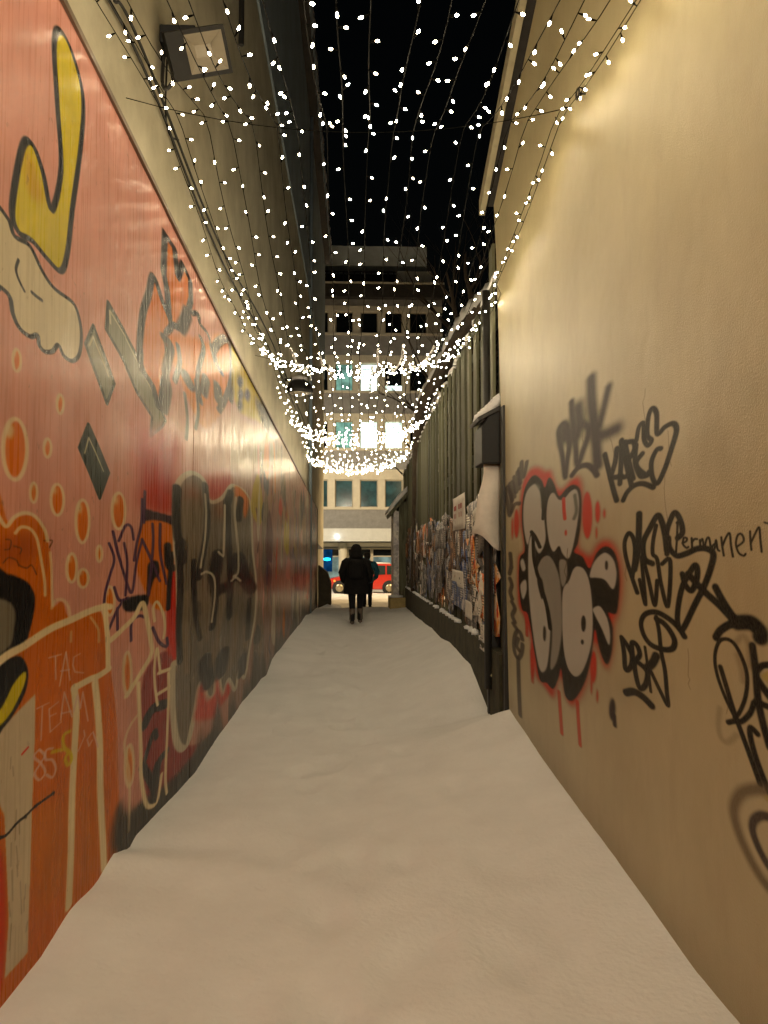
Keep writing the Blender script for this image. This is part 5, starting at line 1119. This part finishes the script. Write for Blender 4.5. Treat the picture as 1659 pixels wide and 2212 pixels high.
# shed cabinet with snow on its hood and a sheet hanging off it
CB = empty('notice_cabinet', (1.25,7.1,2.3), 'dark hooded notice cabinet capped with snow where the fence meets the cream wall', 'cabinet')
MB().prism([(1.12,2.30),(1.33,2.30),(1.33,2.80),(1.18,2.72),(1.12,2.62)],1,6.85,7.28).obj('case', RUBBER, CB, bevel=.01)
MB().prism([(1.09,2.67),(1.34,2.80),(1.34,2.84),(1.08,2.70)],1,6.82,7.32).obj('hood', DARK, CB)
sc_ = MB()
for k in range(7): sc_.ico((1.14+.028*k,7.07,2.735+.024*k),1,(.06,.27,.045+.006*k))
sc_.obj('snow_cap', SNOWCAP, CB, smooth=True)
mb = MB()
for j in range(9):
    t = j/8; z = 2.30-.62*t; bulge = -.06*t-.06*t*t+.012*math.sin(9*t)
    for i in range(7):
        u = i/6; x = 1.15+bulge+(1.31-1.15-bulge)*u; mb.v.append((x,6.95-.05*math.sin(u*math.pi)*(.4+t)+.02*math.sin(7*t+3*u),z-.14*u*t+.03*math.sin(6*u)*t))
for j in range(8):
    for i in range(6): q = j*7+i; mb.f.append((q,q+1,q+8,q+7))
o = mb.obj('hanging_sheet', PAPER, smooth=True); so = o.modifiers.new('thickness','SOLIDIFY'); so.thickness=.002
tag(o,'large curled white sheet hanging loose below the snow capped cabinet','paper sheet')
o = MB().tube([(1.25,7.62,.62),(1.225,7.02,.42)],.012,5).obj('wood_lath', ZINC); tag(o,'thin pale lath leaning slanted against the near foot of the fence','lath')

# ------------------------------------------------------------------ trees behind the fence
T1 = empty('leaning_tree', (1.5,19,-.6), 'snow laden tree trunk leaning over the top of the plank fence', 'tree')
P = cr([(1.62,20.5,-.6),(1.58,19.4,2.4),(1.52,18,4.55),(1.66,15.2,4.92),(1.74,13.5,5.1),(1.82,12.5,5.18),(1.9,11.5,5.14),(2.05,10.3,5.1),(2.3,9,5.5)],6)
MB().tube(P,[.17-.002*i for i in range(len(P))],9).obj('trunk', BARK, T1, smooth=True)
Q = [tuple(np.array(p)+np.array((-.03,0,.10+.015*math.sin(i*1.7)))) for i,p in enumerate(P) if 9 < i < 46]
MB().tube(Q,[.02]+[.105+.03*math.sin(i*2.3) for i in range(len(Q)-2)]+[.02],8).obj('snow', SNOWCAP, T1, smooth=True)
b = MB(); tr = random.Random(2)
def limb(mb, p, d, L, r, depth):
    pts = [p]; rs = [r]; q = Vector(p); dd = Vector(d).normalized()
    for k in range(5):
        dd = (dd+Vector((tr.uniform(-.16,.16),tr.uniform(-.16,.16),tr.uniform(-.08,.14)))).normalized(); q = q+dd*L/5; pts.append(tuple(q)); rs.append(r*(1-.13*(k+1)))
    mb.tube(pts, rs, 5 if r < .05 else 7, cap=False)
    if depth:
        for k in range(3 if depth > 2 else 3):
            i = tr.choice([2,3,4,5]); a = tr.uniform(0,6.28); e = Vector((math.cos(a),math.sin(a)*.8,tr.uniform(.1,.9)))
            limb(mb, pts[i], (dd*1.0+e*.8), L*tr.uniform(.55,.8), rs[i]*.62, depth-1)
for i in (14,20,26,32):
    b = MB(); limb(b, P[i], (tr.uniform(-.2,.5),tr.uniform(-.4,.4),1), 1.3, .05, 2); b.obj('branch', BARK, T1, smooth=True)
for (bx,by,s,lab) in ((3.9,24,1.0,'tall bare tree standing dark against the night sky behind the fence'),(3.1,29,.8,'smaller bare tree in front of the lit office building')):
    T = empty('bare_tree', (bx,by,-.6), lab, 'tree')
    t = MB(); t.tube([(bx,by,-.8),(bx+.1,by,2*s),(bx-.1,by+.1,5*s),(bx-.2,by,8*s)],[.22*s,.18*s,.15*s,.11*s],9); t.obj('trunk', BARK, T, smooth=True)
    c = MB()
    for k in range(11):
        z = (3.6+k*.45)*s; a = k*2.4; limb(c,(bx-.1,by,z),(math.cos(a),math.sin(a)*.7,.8),2.6*s,.085*s,3)
    c.obj('crown', BARK, T, smooth=True)

# ------------------------------------------------------------------ floodlights on the plaster wall
FL = empty('floodlight', (-1.27,5.1,4.8), 'big switched off floodlight on a bracket high on the plaster wall, nearest the viewer', 'lamp')
rot = (R(34),R(-17),R(10)); pv = (-.98,5.0,4.78)
b = MB(); b.box((-1.20,5.025,4.62),(-.76,5.16,4.94),rot=rot,piv=pv); b.box((-1.12,5.165,4.68),(-.84,5.21,4.88),rot=rot,piv=pv); b.obj('housing', DARK, FL, bevel=.012)
GREFL = mat('lamp_reflector', S(176,168,152), .3, .15, 6, metal=.0)
b = MB(); fo = [(-1.07,4.912,4.65),(-.785,4.912,4.65),(-.785,4.912,4.91),(-1.07,4.912,4.91)]; fi = [(-.99,5.018,4.745),(-.865,5.018,4.745),(-.865,5.018,4.83),(-.99,5.018,4.83)]
mr_ = Euler(rot).to_matrix(); pv_ = Vector(pv); b.add([pv_+mr_@(Vector(p)-pv_) for p in fo+fi],[(0,1,5,4),(1,2,6,5),(2,3,7,6),(3,0,4,7),(4,5,6,7)]); b.obj('reflector', GREFL, FL)
b = MB()
for q in ((-1.20,4.62,-.76,4.65),(-1.20,4.91,-.76,4.94),(-1.20,4.65,-1.07,4.91),(-.785,4.65,-.76,4.91)): b.box((q[0],4.905,q[1]),(q[2],5.02,q[3]),rot=rot,piv=pv)
b.obj('bezel', RUBBER, FL)
b = MB(); b.box((-1.268,5.0,4.86),(-1.0,5.2,5.0)); b.obj('junction_box', RUBBER, FL, bevel=.01)
b = MB(); b.tube(cr([(-1.25,5.1,4.9),(-1.24,5.0,4.55),(-1.20,5.0,4.5),(-1.12,5.0,4.62)],5),.014,6); b.tube([(-1.25,5.15,4.95),(-1.2,5.0,4.75),(-1.16,4.98,4.62)],.012,6); b.obj('bracket', DARK, FL)
MB().tube(cr([(-1.255,5.2,4.85),(-1.25,5.15,4.4),(-1.25,5.3,4.3),(-1.25,5.6,4.42)],6),.008,5).obj('cord', RUBBER, FL)
FL.scale = (FLS,FLS,FLS); FL.location.z -= .02
L2 = empty('wall_lamp', (-1.27,14.3,4.5), 'dark domed wall lamp halfway down the plaster wall', 'lamp')
b = MB(); b.lathe((-1.0,14.3,4.38),[(.24,0),(.25,.05),(.20,.17),(.10,.25),(.03,.27)],16); b.obj('hood', DARK, L2, smooth=True)
MB().tube([(-1.27,14.3,4.62),(-1.0,14.3,4.66)],.03,8).obj('arm', DARK, L2)
b = MB(); b.lathe((-1.0,14.3,4.33),[(.06,0),(.15,.03),(.20,.055)],14); b.obj('lens', GREFL, L2, smooth=True)
s_ = MB(); s_.ico((-1.0,14.3,4.64),1,(.17,.17,.06)); s_.obj('snow', SNOWCAP, L2, smooth=True)

# ------------------------------------------------------------------ fairy lights
CROSS = [-6.8,-1.25,4.3,10.0,15.5,21.0]
def lights_z(x, y, sag):
    i = max(j for j in range(len(CROSS)-1) if CROSS[j] <= y+1e-6); t = (y-CROSS[i])/(CROSS[i+1]-CROSS[i])
    top = 3.86+.12*(x/1.15)**2
    return top-(sag-.30*min(1,abs(x-.06)/1.18)**4)*4*t*(1-t)
NS = 19; fl_r = random.Random(6)
ords = ['first','second','third','fourth','fifth','sixth','seventh','eighth','ninth','tenth','eleventh','twelfth','thirteenth','fourteenth','fifteenth','sixteenth','seventeenth','eighteenth','last']
bulb_me = MB().ico((0,0,0),1,(.0053,.0053,.0098)).mesh('bulb', BULBM)
bulb_dim = MB().ico((0,0,0),1,(.0053,.0053,.0098)).mesh('bulb', BULBDIM)
n_ind = 0
SOCK = mat('cable_sheath', S(9,9,7), .9, .3, 20, spec=.08)
for i in range(NS):
    x0 = -1.08+i*(1.225+1.08)/(NS-1)+fl_r.uniform(-.018,.018)
    root = empty('fairy_light_string', (x0,7,3.5), ('%s string of white fairy lights from the left wall, hung over the alley' % ords[i]) if i < NS-1 else 'fairy light string hung closest to the right hand side of the alley', 'string lights', 'strings of fairy lights over the alley')
    sags = [.53+fl_r.uniform(-.06,.06) for _ in CROSS]; ph = fl_r.uniform(0,6)
    def pt(y):
        k = max(j for j in range(len(CROSS)-1) if CROSS[j] <= y+1e-6)
        xx = x0+.014*math.sin(y*.9+ph)+.007*math.sin(y*3.3+ph*2)
        if y < 6.6: xx = min(xx,1.175)
        return Vector((xx, y, lights_z(x0,y,sags[k])+.008*math.sin(y*4+ph)))
    cab = MB(); yy = [-6.8+.2*k for k in range(int(27.8/.2)+1)]
    cab.tube([pt(min(q,20.99)) for q in yy],.0023,4)
    far = MB(); y = -6.7+fl_r.uniform(0,.15)
    while y < 20.95:
        p = pt(y); a = fl_r.uniform(0,6.28); dr = Vector((math.cos(a)*.8,.25*math.sin(a*3),math.sin(a)*.7-.35)).normalized()
        if p.x+dr.x*.055 > 1.215 and y < 7: dr.x = -abs(dr.x)
        q = p+dr*.034; cab.tube([p,p+dr*.024],[.0025,.0052],5)
        M3 = dr.to_track_quat('Z','Y').to_matrix()
        if 2.6 < y < 7.4 and n_ind < 300:
            bo = bpy.data.objects.new('bulb', bulb_dim if fl_r.random() < .16 else bulb_me); C.objects.link(bo); bo.location = q; bo.rotation_mode = 'QUATERNION'; bo.rotation_quaternion = M3.to_quaternion()
            child(bo, root); n_ind += 1
        else: far.ico(q,1,(.0053,.0053,.0098),M3)
        y += (fl_r.choice([.16,.2,.24,.2]) if y < 10 else fl_r.choice([.2,.25,.3])) if y > 2 else .22
    cab.obj('cable', SOCK, root)
    o = far.obj('bulb', BULBM, root); o['kind'] = 'stuff'; o['label'] = 'smaller far bulbs of the string'
    if i in (4,6,9,10,12,14):      # rime and snow caught on the wire
        sm = MB(); s0 = CROSS[3]-fl_r.uniform(2.4,3.0); y = s0
        while y < CROSS[3]+fl_r.uniform(.2,1.6):
            p = pt(y); sm.ico(p+Vector((0,0,.008)),1,(.013,fl_r.uniform(.04,.09),.016)); y += fl_r.uniform(.06,.15)
        o = sm.obj('snow', SNOWCAP, root, smooth=True); o['kind'] = 'stuff'
cl = ['behind the viewer','just above the viewer','nearest, tied to the ring bolt','second in view from the front','third in view, halfway down the alley','farthest in view, near the alley end']
for j,yc in enumerate(CROSS):
    if j < 2: continue
    xe = 1.215 if yc < 6.5 else fx(yc)+.02
    pts = [(-1.265+(xe+1.265)*t, yc, 3.84+.17*(2*t-1)**2+(.03 if j==2 else 0)) for t in np.linspace(0,1,15)]
    o = MB().tube(pts,.0025,4).obj('cross_wire', SOCK); tag(o,'thin cross wire holding up the fairy lights, '+cl[j],'wire','cross wires carrying the fairy lights')

# ------------------------------------------------------------------ far end of the alley
GP = empty('gate_pier', (-.95,25.8,-.5), 'low dark stone pier at the far left corner of the alley', 'pier')
b = MB(); b.prism([(-1.16,-.8),(-.74,-.8),(-.74,.42),(-.86,.78),(-1.16,1.02)],1,25.5,26.2); b.obj('pier', BRICKPIER, GP, bevel=.03)
b = MB(); b.ico((-.85,25.75,-.42),1,(.5,.5,.22)); b.obj('snow_drift', SNOWCAP, GP, smooth=True)
o = MB().prism([(-1.2,1.75),(-.98,1.53),(-1.2,1.53)],1,25.34,25.37).obj('small_sign', PAPER); tag(o,'tiny white triangular sign at the far end of the painted hoarding','sign')
PO = empty('porch', (1.4,24.2,-.3), 'small lean to porch with a snowy roof at the far end of the plank fence', 'porch')
MB().prism([(1.03,2.60),(1.78,3.46),(1.78,3.34),(1.08,2.50)],1,23.3,25.6).obj('roof', WOOD, PO)
MB().prism([(1.01,2.61),(1.78,3.47),(1.78,3.60),(1.30,3.14),(1.0,2.70)],1,23.25,25.65).obj('roof_snow', SNOWCAP, PO, bevel=.03)
MB().box((1.17,23.4,.1),(1.33,24.9,2.66)).obj('post', poster_mat('pale_post_print',[(158,154,158),(182,178,176),(150,146,152),(190,186,180)],5), PO)
MB().box((1.335,23.45,.1),(1.66,24.9,2.95)).obj('side_wall', WOOD, PO)
MB().box((1.06,23.2,-.6),(1.62,24.6,.10)).obj('base', mat('yellowish_stone', S(170,150,100), .85, .3, 6, .3, 20), PO, bevel=.02)
s_ = MB(); s_.ico((1.25,23.5,.13),1,(.26,.3,.06)); s_.obj('snow', SNOWCAP, PO, smooth=True)

# office building across the street
YB = 50.0
OB = empty('office_building', (0,55,-1), 'office block across the street with rows of windows, some brightly lit', 'building')
def lv(d): return 1.55+(1185-d)*YB/1703.
def X(d): return (d-765)*YB/1703.
x0, x1 = -14.0, X(957)
MB().box((x0,YB+.6,-1.2),(x1,YB+12,lv(640))).obj('core', SPAN, OB)
rows = [(655,667,715,'top'),(764,781,842,'four'),(892,908,968,'three'),(1014,1036,1096,'two')]
CREAMB = CREAM
prevb = 640
for bt, wt, wb, nm in rows:
    MB().box((x0,YB-.08,lv(wt)),(x1,YB+.59,lv(bt))).obj('lintel_band', CREAMB, OB)
    MB().box((x0,YB-.02,lv(bt)+.005),(x1,YB+.59,lv(prevb)-.005)).obj('spandrel', SPAN, OB)
    prevb = wb+5
    MB().box((x0,YB-.14,lv(wb+5)),(x1,YB+.3,lv(wb))).obj('sill', CREAMB, OB)
MB().box((x0,YB-.02,lv(1143)),(x1,YB+.59,lv(1101)-.005)).obj('spandrel', SPAN, OB)
for ri,(bt,wt,wb,nm) in enumerate(rows):
    for k in range(-8,4):
        wx0 = X(723.4)+1.585*k; wx1 = wx0+1.14
        if wx1 > x1-.5 : continue
        MB().box((wx1+.004,YB-.06,lv(wb)+.004),(wx0+1.585-.004,YB+.5,lv(wt)-.004)).obj('pillar', CREAMB, OB)
        fr_ = MB(); z0_, z1_ = lv(wb), lv(wt)
        for q in ((wx0,z0_,wx0+.06,z1_),(wx1-.06,z0_,wx1,z1_),(wx0+.06,z0_,wx1-.06,z0_+.06),(wx0+.06,z1_-.06,wx1-.06,z1_)): fr_.box((q[0],YB+.20,q[1]),(q[2],YB+.27,q[3]))
        wf_ = fr_.obj('window', FRAME, OB)
        g_ = {('four',0):GMINT,('four',1):GBRIGHT,('three',0):GMINT,('three',1):GBRIGHT,('three',2):GBRIGHT,('four',-2):GTEAL}.get((nm,k), GTEAL if nm == 'two' else GLASSD)
        pz = z0_+.06
        if nm == 'four' and k == 2:
            MB().box((wx0+.06,YB+.22,z0_+.06),(wx1-.06,YB+.24,z0_+.38)).obj('pane', GBRIGHT, wf_); pz = z0_+.385
        MB().box((wx0+.06,YB+.22,pz),(wx1-.06,YB+.24,z1_-.06)).obj('pane', g_, wf_)
MB().box((X(925),YB-.07,lv(715)),(x1-.05,YB+.5,lv(668))).obj('roughcast_panel', PEBBLE, OB)
MB().box((x0,YB-.5,lv(640)+.01),(x1+.15,YB+6,lv(611))).obj('cornice', ROOF, OB)
MB().box((x0,YB-.55,lv(611)+.005),(x1+.1,YB+6,lv(607))).obj('cornice_edge', CREAMB, OB)
b = MB()
for k in range(46): xx = x0+.3+k*.36; b.box((xx,YB+.2,lv(607)+.02),(xx+.05,YB+.25,lv(577)))
b.box((x0,YB+.18,lv(577)),(X(858),YB+.27,lv(575))); o = b.obj('balcony_rail', DARK, OB); o['kind'] = 'stuff'
MB().box((X(858),YB+.1,lv(607)+.02),(X(935),YB+.3,lv(575))).obj('parapet_panel', SOFFIT, OB)
MB().box((x0,YB+2.0,lv(607)+.02),(X(930),YB+9,lv(560))).obj('penthouse_wall', GLASSD, OB)
MB().box((x0,YB+.4,lv(560)+.01),(X(925),YB+9,lv(516))).obj('penthouse_roof', PENT, OB)
MB().box((x0,YB-2.0,lv(1170)),(x1+1,YB-.02,lv(1143)-.01)).obj('canopy', SOFFIT, OB)
MB().box((x0,YB-.25,lv(1181)),(x1+1,YB+.55,lv(1172))).obj('shop_beam', CREAMB, OB)
for cx in (741,640,930): b = MB(); b.lathe((X(cx),YB-.5,-1.2),[(.27,0),(.27,lv(1172)+1.2)],16); b.obj('column', CREAMB, OB, smooth=True)
sx = X(690)-6
while sx < x1:
    nx_ = sx+1.55; wf_ = MB()
    for q in ((sx,-.4,sx+.09,1.6),(nx_-.09,-.4,nx_,1.6),(sx+.09,1.5,nx_-.09,1.6),(sx+.09,1.02,nx_-.09,1.10)): wf_.box((q[0],YB+.05,q[1]),(q[2],YB+.15,q[3]))
    w_ = wf_.obj('shop_window', FRAME, OB); MB().box((sx+.09,YB+.08,-.4),(nx_-.09,YB+.10,1.02)).obj('pane', GSHOP, w_); MB().box((sx+.09,YB+.08,1.10),(nx_-.09,YB+.10,1.5)).obj('pane', GLASSD, w_)
    sx = nx_+.004
for q in ((X(812),.18,X(829),.62),(X(832),.16,X(849),.62)): MB().box((q[0],YB+.0,q[1]),(q[2],YB+.04,q[3])).obj('lit_display', GCYAN, OB)
MB().box((X(690),YB-.05,.1),(X(718),YB+.02,1.5)).obj('blue_window', EBLUE, OB)
b = MB(); b.ico((X(707),YB-.12,.88),1,(.26,.03,.13)); sg = b.obj('shop_sign', ECYAN, OB); sg['label'] = 'small glowing cyan oval sign'
b = MB(); b.ico((X(729.6),YB-2.06,lv(1160)),.11); b.obj('canopy_light', EWHITE, OB)
# roof line clutter and far row behind
o = MB().box((-60,YB+18,-1.3),(-14.5,YB+30,9)).obj('dark_building', BLUEGREY); tag(o,'dark building far left beyond the street, mostly hidden','building')

# ------------------------------------------------------------------ red car in the street
YC = 40.0; GZ = -.70
CAR = empty('red_car', (.6,YC,GZ), 'red hatchback parked side on across the end of the alley', 'car')
prof = [(-1.28,.30),(-1.30,.55),(-1.22,.74),(-.55,.90),(-.30,.95),(.35,1.42),(.70,1.50),(1.9,1.48),(2.35,1.30),(2.62,.95),(2.66,.5),(2.58,.28)]
def wheel_gap(): pass
body = MB(); body.prism([(x+0,z+GZ) for x,z in prof]+[(2.2,.22+GZ),(1.4,.22+GZ),(-.4,.22+GZ),(-1.0,.22+GZ)],1,YC-.80,YC+.80)
bo = body.obj('body', CARRED, CAR, bevel=.06)
for nm,q in (('side_window',[(-.18,.96),(.40,1.38),(.66,1.42),(.66,.96)]),('side_window',[(.74,.96),(.74,1.42),(1.55,1.41),(1.55,.96)]),('side_window',[(1.63,.96),(1.63,1.41),(2.0,1.38),(2.35,1.0)])):
    MB().prism([(x,z+GZ) for x,z in q],1,YC-.815,YC-.79).obj(nm, CARGLASS, CAR)
for wx in (-.72,1.76):
    b = MB(); b.lathe((wx,YC-.79,GZ+.31),[(.20,-.06),(.30,-.05),(.31,0),(.31,.14),(.2,.15)],20,axis=1); w_ = b.obj('wheel', TYRE, CAR, smooth=True)
    b = MB(); b.lathe((wx,YC-.86,GZ+.31),[(.05,-.012),(.19,-.005),(.2,.03)],16,axis=1); b.obj('rim', RIM, w_, smooth=True)
    b = MB(); b.lathe((wx,YC-.803,GZ+.31),[(.36,-.004),(.37,.004)],20,axis=1); b.obj('wheel_arch', RUBBER, CAR)
MB().box((-1.31,YC-.72,GZ+.58),(-1.02,YC-.50,GZ+.72)).obj('headlight', ORANGEL, CAR, bevel=.02)
MB().box((-1.02,YC-.812,GZ+.60),(-.92,YC-.79,GZ+.70)).obj('indicator', ORANGEL, CAR)
MB().box((-1.33,YC-.75,GZ+.28),(-1.25,YC+.75,GZ+.50)).obj('bumper', DARK, CAR, bevel=.02)
MB().box((-.02,YC-.94,GZ+.95),(.20,YC-.82,GZ+1.10)).obj('mirror', CARRED, CAR, bevel=.03)
b = MB(); b.ico((.98,YC,GZ+1.5),1,(1.0,.62,.07)); b.obj('roof_snow', SNOWCAP, CAR, smooth=True)
MB().box((.70,YC-.82,GZ+.78),(.84,YC-.80,GZ+.82)).obj('door_handle', DARK, CAR)
# street lamp that lights the street (stands round the corner to the right)
AMB = emat('amber_lamp',(1.0,.62,.26),30)
for LX, LY, sg_, lb_, en in ((7.5,33.5,1,'tall amber street lamp round the corner to the right of the alley',2000),(-8.5,35.0,-1,'unseen street lamp added round the left corner to light the office facade',3400),(.95,-12.5,1,'unseen street lamp added behind the viewer to light the near snow',950)):  # left and rear lamps are unseen, added to light facade and near snow
    SL = empty('street_lamp', (LX,LY,-.7), lb_, 'street lamp', 'street lamps on the snowy street')
    MB().tube([(LX,LY,-.8),(LX,LY,6.2),(LX-.3*sg_,LY,6.9),(LX-1.6*sg_,LY,7.0)],[.09,.07,.05,.04],10).obj('pole', DARK, SL, smooth=True)
    MB().prism([(LX-2.2*sg_,6.92),(LX-1.5*sg_,6.95),(LX-1.5*sg_,7.08),(LX-2.1*sg_,7.10)],1,LY-.14,LY+.14).obj('head', DARK, SL)
    xa, xb = sorted((LX-2.1*sg_,LX-1.6*sg_)); MB().box((xa,LY-.1,6.90),(xb,LY+.1,6.915)).obj('lens', AMB, SL)
    ld = bpy.data.lights.new('street_lamp_light','AREA'); ld.energy = en; ld.color = ((1.0,.70,.36) if LX > 0 else (1.0,.86,.66)) if LY > 0 else (1.0,.84,.60); ld.shape='RECTANGLE'; ld.size=.5; ld.size_y=.2; ld.spread = R(180)
    lo = bpy.data.objects.new('street_lamp_light', ld); C.objects.link(lo); lo.location=(LX-1.85*sg_,LY,6.88); lo.rotation_euler = (R((26 if LX > 0 else 62) if LY > 0 else 66),0,0); child(lo, SL)

# ------------------------------------------------------------------ people
def skin_body(name, J, E, mt, parent, sub=2):
    names = list(J); me = bpy.data.meshes.new(name); me.from_pydata([J[n][:3] for n in names], [(names.index(a),names.index(b)) for a,b in E], [])
    o = bpy.data.objects.new(name, me); C.objects.link(o); m = o.modifiers.new('skin','SKIN'); s = o.modifiers.new('sub','SUBSURF'); s.levels = s.render_levels = sub
    for i,n in enumerate(names):
        r = J[n][3]; me.skin_vertices[0].data[i].radius = r if isinstance(r,tuple) else (r,r)
    me.skin_vertices[0].data[names.index('pelvis')].use_root = True
    me.materials.append(mt)
    dg = bpy.context.evaluated_depsgraph_get(); ev = o.evaluated_get(dg); m2 = bpy.data.meshes.new_from_object(ev)
    m2.materials.clear(); m2.materials.append(mt); o.modifiers.clear(); o.data = m2; o.name = name
    m2.polygons.foreach_set('use_smooth',[True]*len(m2.polygons)); child(o, parent); return o
def garment(name, base, rings, mt, parent, n=20, seed=0):       # rings: (cx, cy, z, rx, ry)
    mb = MB(); b0 = 0
    for j,(cx,cy_,z,rx,ry) in enumerate(rings):
        for k in range(n):
            a = 2*math.pi*k/n; f = 1+.05*noise.noise((math.cos(a)*2+seed,math.sin(a)*2,z*4))
            mb.v.append((base[0]+cx+rx*f*math.cos(a), base[1]+cy_+ry*f*math.sin(a), base[2]+z+.012*noise.noise((a*2,z*3,seed))))
    for j in range(len(rings)-1):
        for k in range(n): a = j*n+k; b = j*n+(k+1) % n; mb.f.append((a,b,b+n,a+n))
    mb.f.append(tuple(range(n))[::-1]); e = (len(rings)-1)*n; mb.f.append(tuple(e+k for k in range(n)))
    o = mb.obj(name, mt, parent, smooth=True); return o
def person(base, s, label, coat_m, leg_m, boot_m, long_coat, swing, hood):
    bx,by,bz = base; RT = empty('person', base, label, 'person')
    def J3(x,y,z,r): return (bx+x*s,by+y*s,bz+z*s,r*s if not isinstance(r,tuple) else (r[0]*s,r[1]*s))
    J = dict(pelvis=J3(0,0,.95,(.15,.11)),waist=J3(0,.0,1.10,(.14,.10)),chest=J3(0,.02,1.32,(.17,.115)),neck=J3(0,.0,1.50,.06),jaw=J3(0,.03,1.58,(.07,.085)),skull=J3(0,.015,1.67,(.082,.098)),crown=J3(0,.0,1.745,.055),nose=J3(0,.125,1.615,.016))
    E = [('pelvis','waist'),('waist','chest'),('chest','neck'),('neck','jaw'),('jaw','skull'),('skull','crown'),('jaw','nose')]
    for sd,nm in ((-1,'l'),(1,'r')):
        sw = swing*sd
        J['hip'+nm]=J3(.10*sd,0,.90,.115); J['knee'+nm]=J3(.09*sd,.10*sw+.03,.49,.082); J['ank'+nm]=J3(.08*sd,.17*sw-.02*(sw<0),.10+(.03 if sw<0 else 0),.055); J['toe'+nm]=J3(.095*sd,.17*sw+.15,.045,.042); J['heel'+nm]=J3(.085*sd,.17*sw-.05,.045,.04)
        J['sh'+nm]=J3(.20*sd,.01,1.43,.07); J['el'+nm]=J3(.285*sd,-.05,1.14,.052); J['wr'+nm]=J3(.25*sd,.10,.96,.04); J['palm'+nm]=J3(.235*sd,.17,.91,.034)
        E += [('pelvis','hip'+nm),('hip'+nm,'knee'+nm),('knee'+nm,'ank'+nm),('ank'+nm,'toe'+nm),('ank'+nm,'heel'+nm),('chest','sh'+nm),('sh'+nm,'el'+nm),('el'+nm,'wr'+nm),('wr'+nm,'palm'+nm)]
        for q,(fx_,L) in enumerate(((-.028,.062),(-.01,.075),(.01,.07),(.027,.055))):
            J['f%d%s'%(q,nm)] = J3(.235*sd+fx_*.9,.20,.885,.010); J['g%d%s'%(q,nm)] = J3(.225*sd+fx_,.19+L*.3,.885-L*.7,.008)
            E += [('palm'+nm,'f%d%s'%(q,nm)),('f%d%s'%(q,nm),'g%d%s'%(q,nm))]
        J['t'+nm]=J3(.195*sd,.19,.90,.011); E.append(('palm'+nm,'t'+nm))
    skin_body('body', J, E, leg_m, RT)
    b0 = (bx,by,bz)
    if long_coat: rings = [(0,0,.66,.275,.20),(0,0,.70,.285,.205),(0,0,.95,.265,.19),(0,.0,1.12,.235,.17),(0,0,1.30,.245,.17),(0,0,1.42,.22,.15),(0,0,1.49,.14,.12),(0,0,1.55,.09,.10)]
    else: rings = [(0,0,.78,.20,.155),(0,0,.82,.215,.165),(0,0,1.0,.20,.15),(0,0,1.2,.215,.155),(0,0,1.38,.215,.15),(0,0,1.47,.13,.11),(0,0,1.52,.085,.09)]
    garment('coat', b0, [tuple(v*s for v in r) for r in rings], coat_m, RT, seed=bx)
    for sd in (-1,1):
        sl = MB(); sl.tube([J3(.17*sd,.0,1.44,0)[:3],J3(.24*sd,.0,1.36,0)[:3],J3(.315*sd,-.05,1.14,0)[:3],J3(.285*sd,.05,.98,0)[:3],J3(.255*sd,.12,.93,0)[:3]],[.07*s,.10*s,.09*s,.075*s,.06*s],12); sl.obj('sleeve', coat_m, RT, smooth=True)
        sw = swing*sd; bt = MB(); bt.tube([J3(.088*sd,.14*sw,.34,0)[:3],J3(.086*sd,.16*sw,.2,0)[:3],J3(.086*sd,.17*sw,.09,0)[:3]],[.068*s,.062*s,.066*s],10)
        bt.ico(J3(.09*sd,.17*sw+.05,.05,0)[:3],s,(.058,.15,.055)); bt.obj('boot', boot_m, RT, smooth=True)
    h = MB()
    if hood:
        h.lathe((bx,by-.01*s,bz+1.46*s),[(.15*s,0),(.16*s,.05*s),(.125*s,.10*s),(.128*s,.17*s),(.118*s,.25*s),(.07*s,.31*s),(.01*s,.33*s)],14); h.obj('hood', coat_m, RT, smooth=True)
    else:
        h.lathe((bx,by-.015*s,bz+1.58*s),[(.07*s,-.05*s),(.098*s,0),(.112*s,.08*s),(.10*s,.15*s),(.06*s,.19*s),(.01*s,.2*s)],14); h.obj('hair', HAIR, RT, smooth=True)
    return RT, J3
p1 = (.05,18.5,ground(.05,18.5,False)+.01)
RT, J3 = person(p1,1.04,'person seen from behind in a long black hooded coat walking down the snowy alley',BLACKCLOTH,DENIM,BOOT,True,1.0,True)
b = MB(); b.box(J3(-.15,-.36,1.02,0)[:3],J3(.15,-.17,1.44,0)[:3]); b.obj('backpack', BLACKCLOTH, bpy.data.objects[RT.name], bevel=.06)
p2 = (.42,25.3,-.33)
person(p2,1.0,'person in a teal jacket and dark trousers walking ahead near the street',TEALCLOTH,DENIM,DENIM,False,-.6,False)
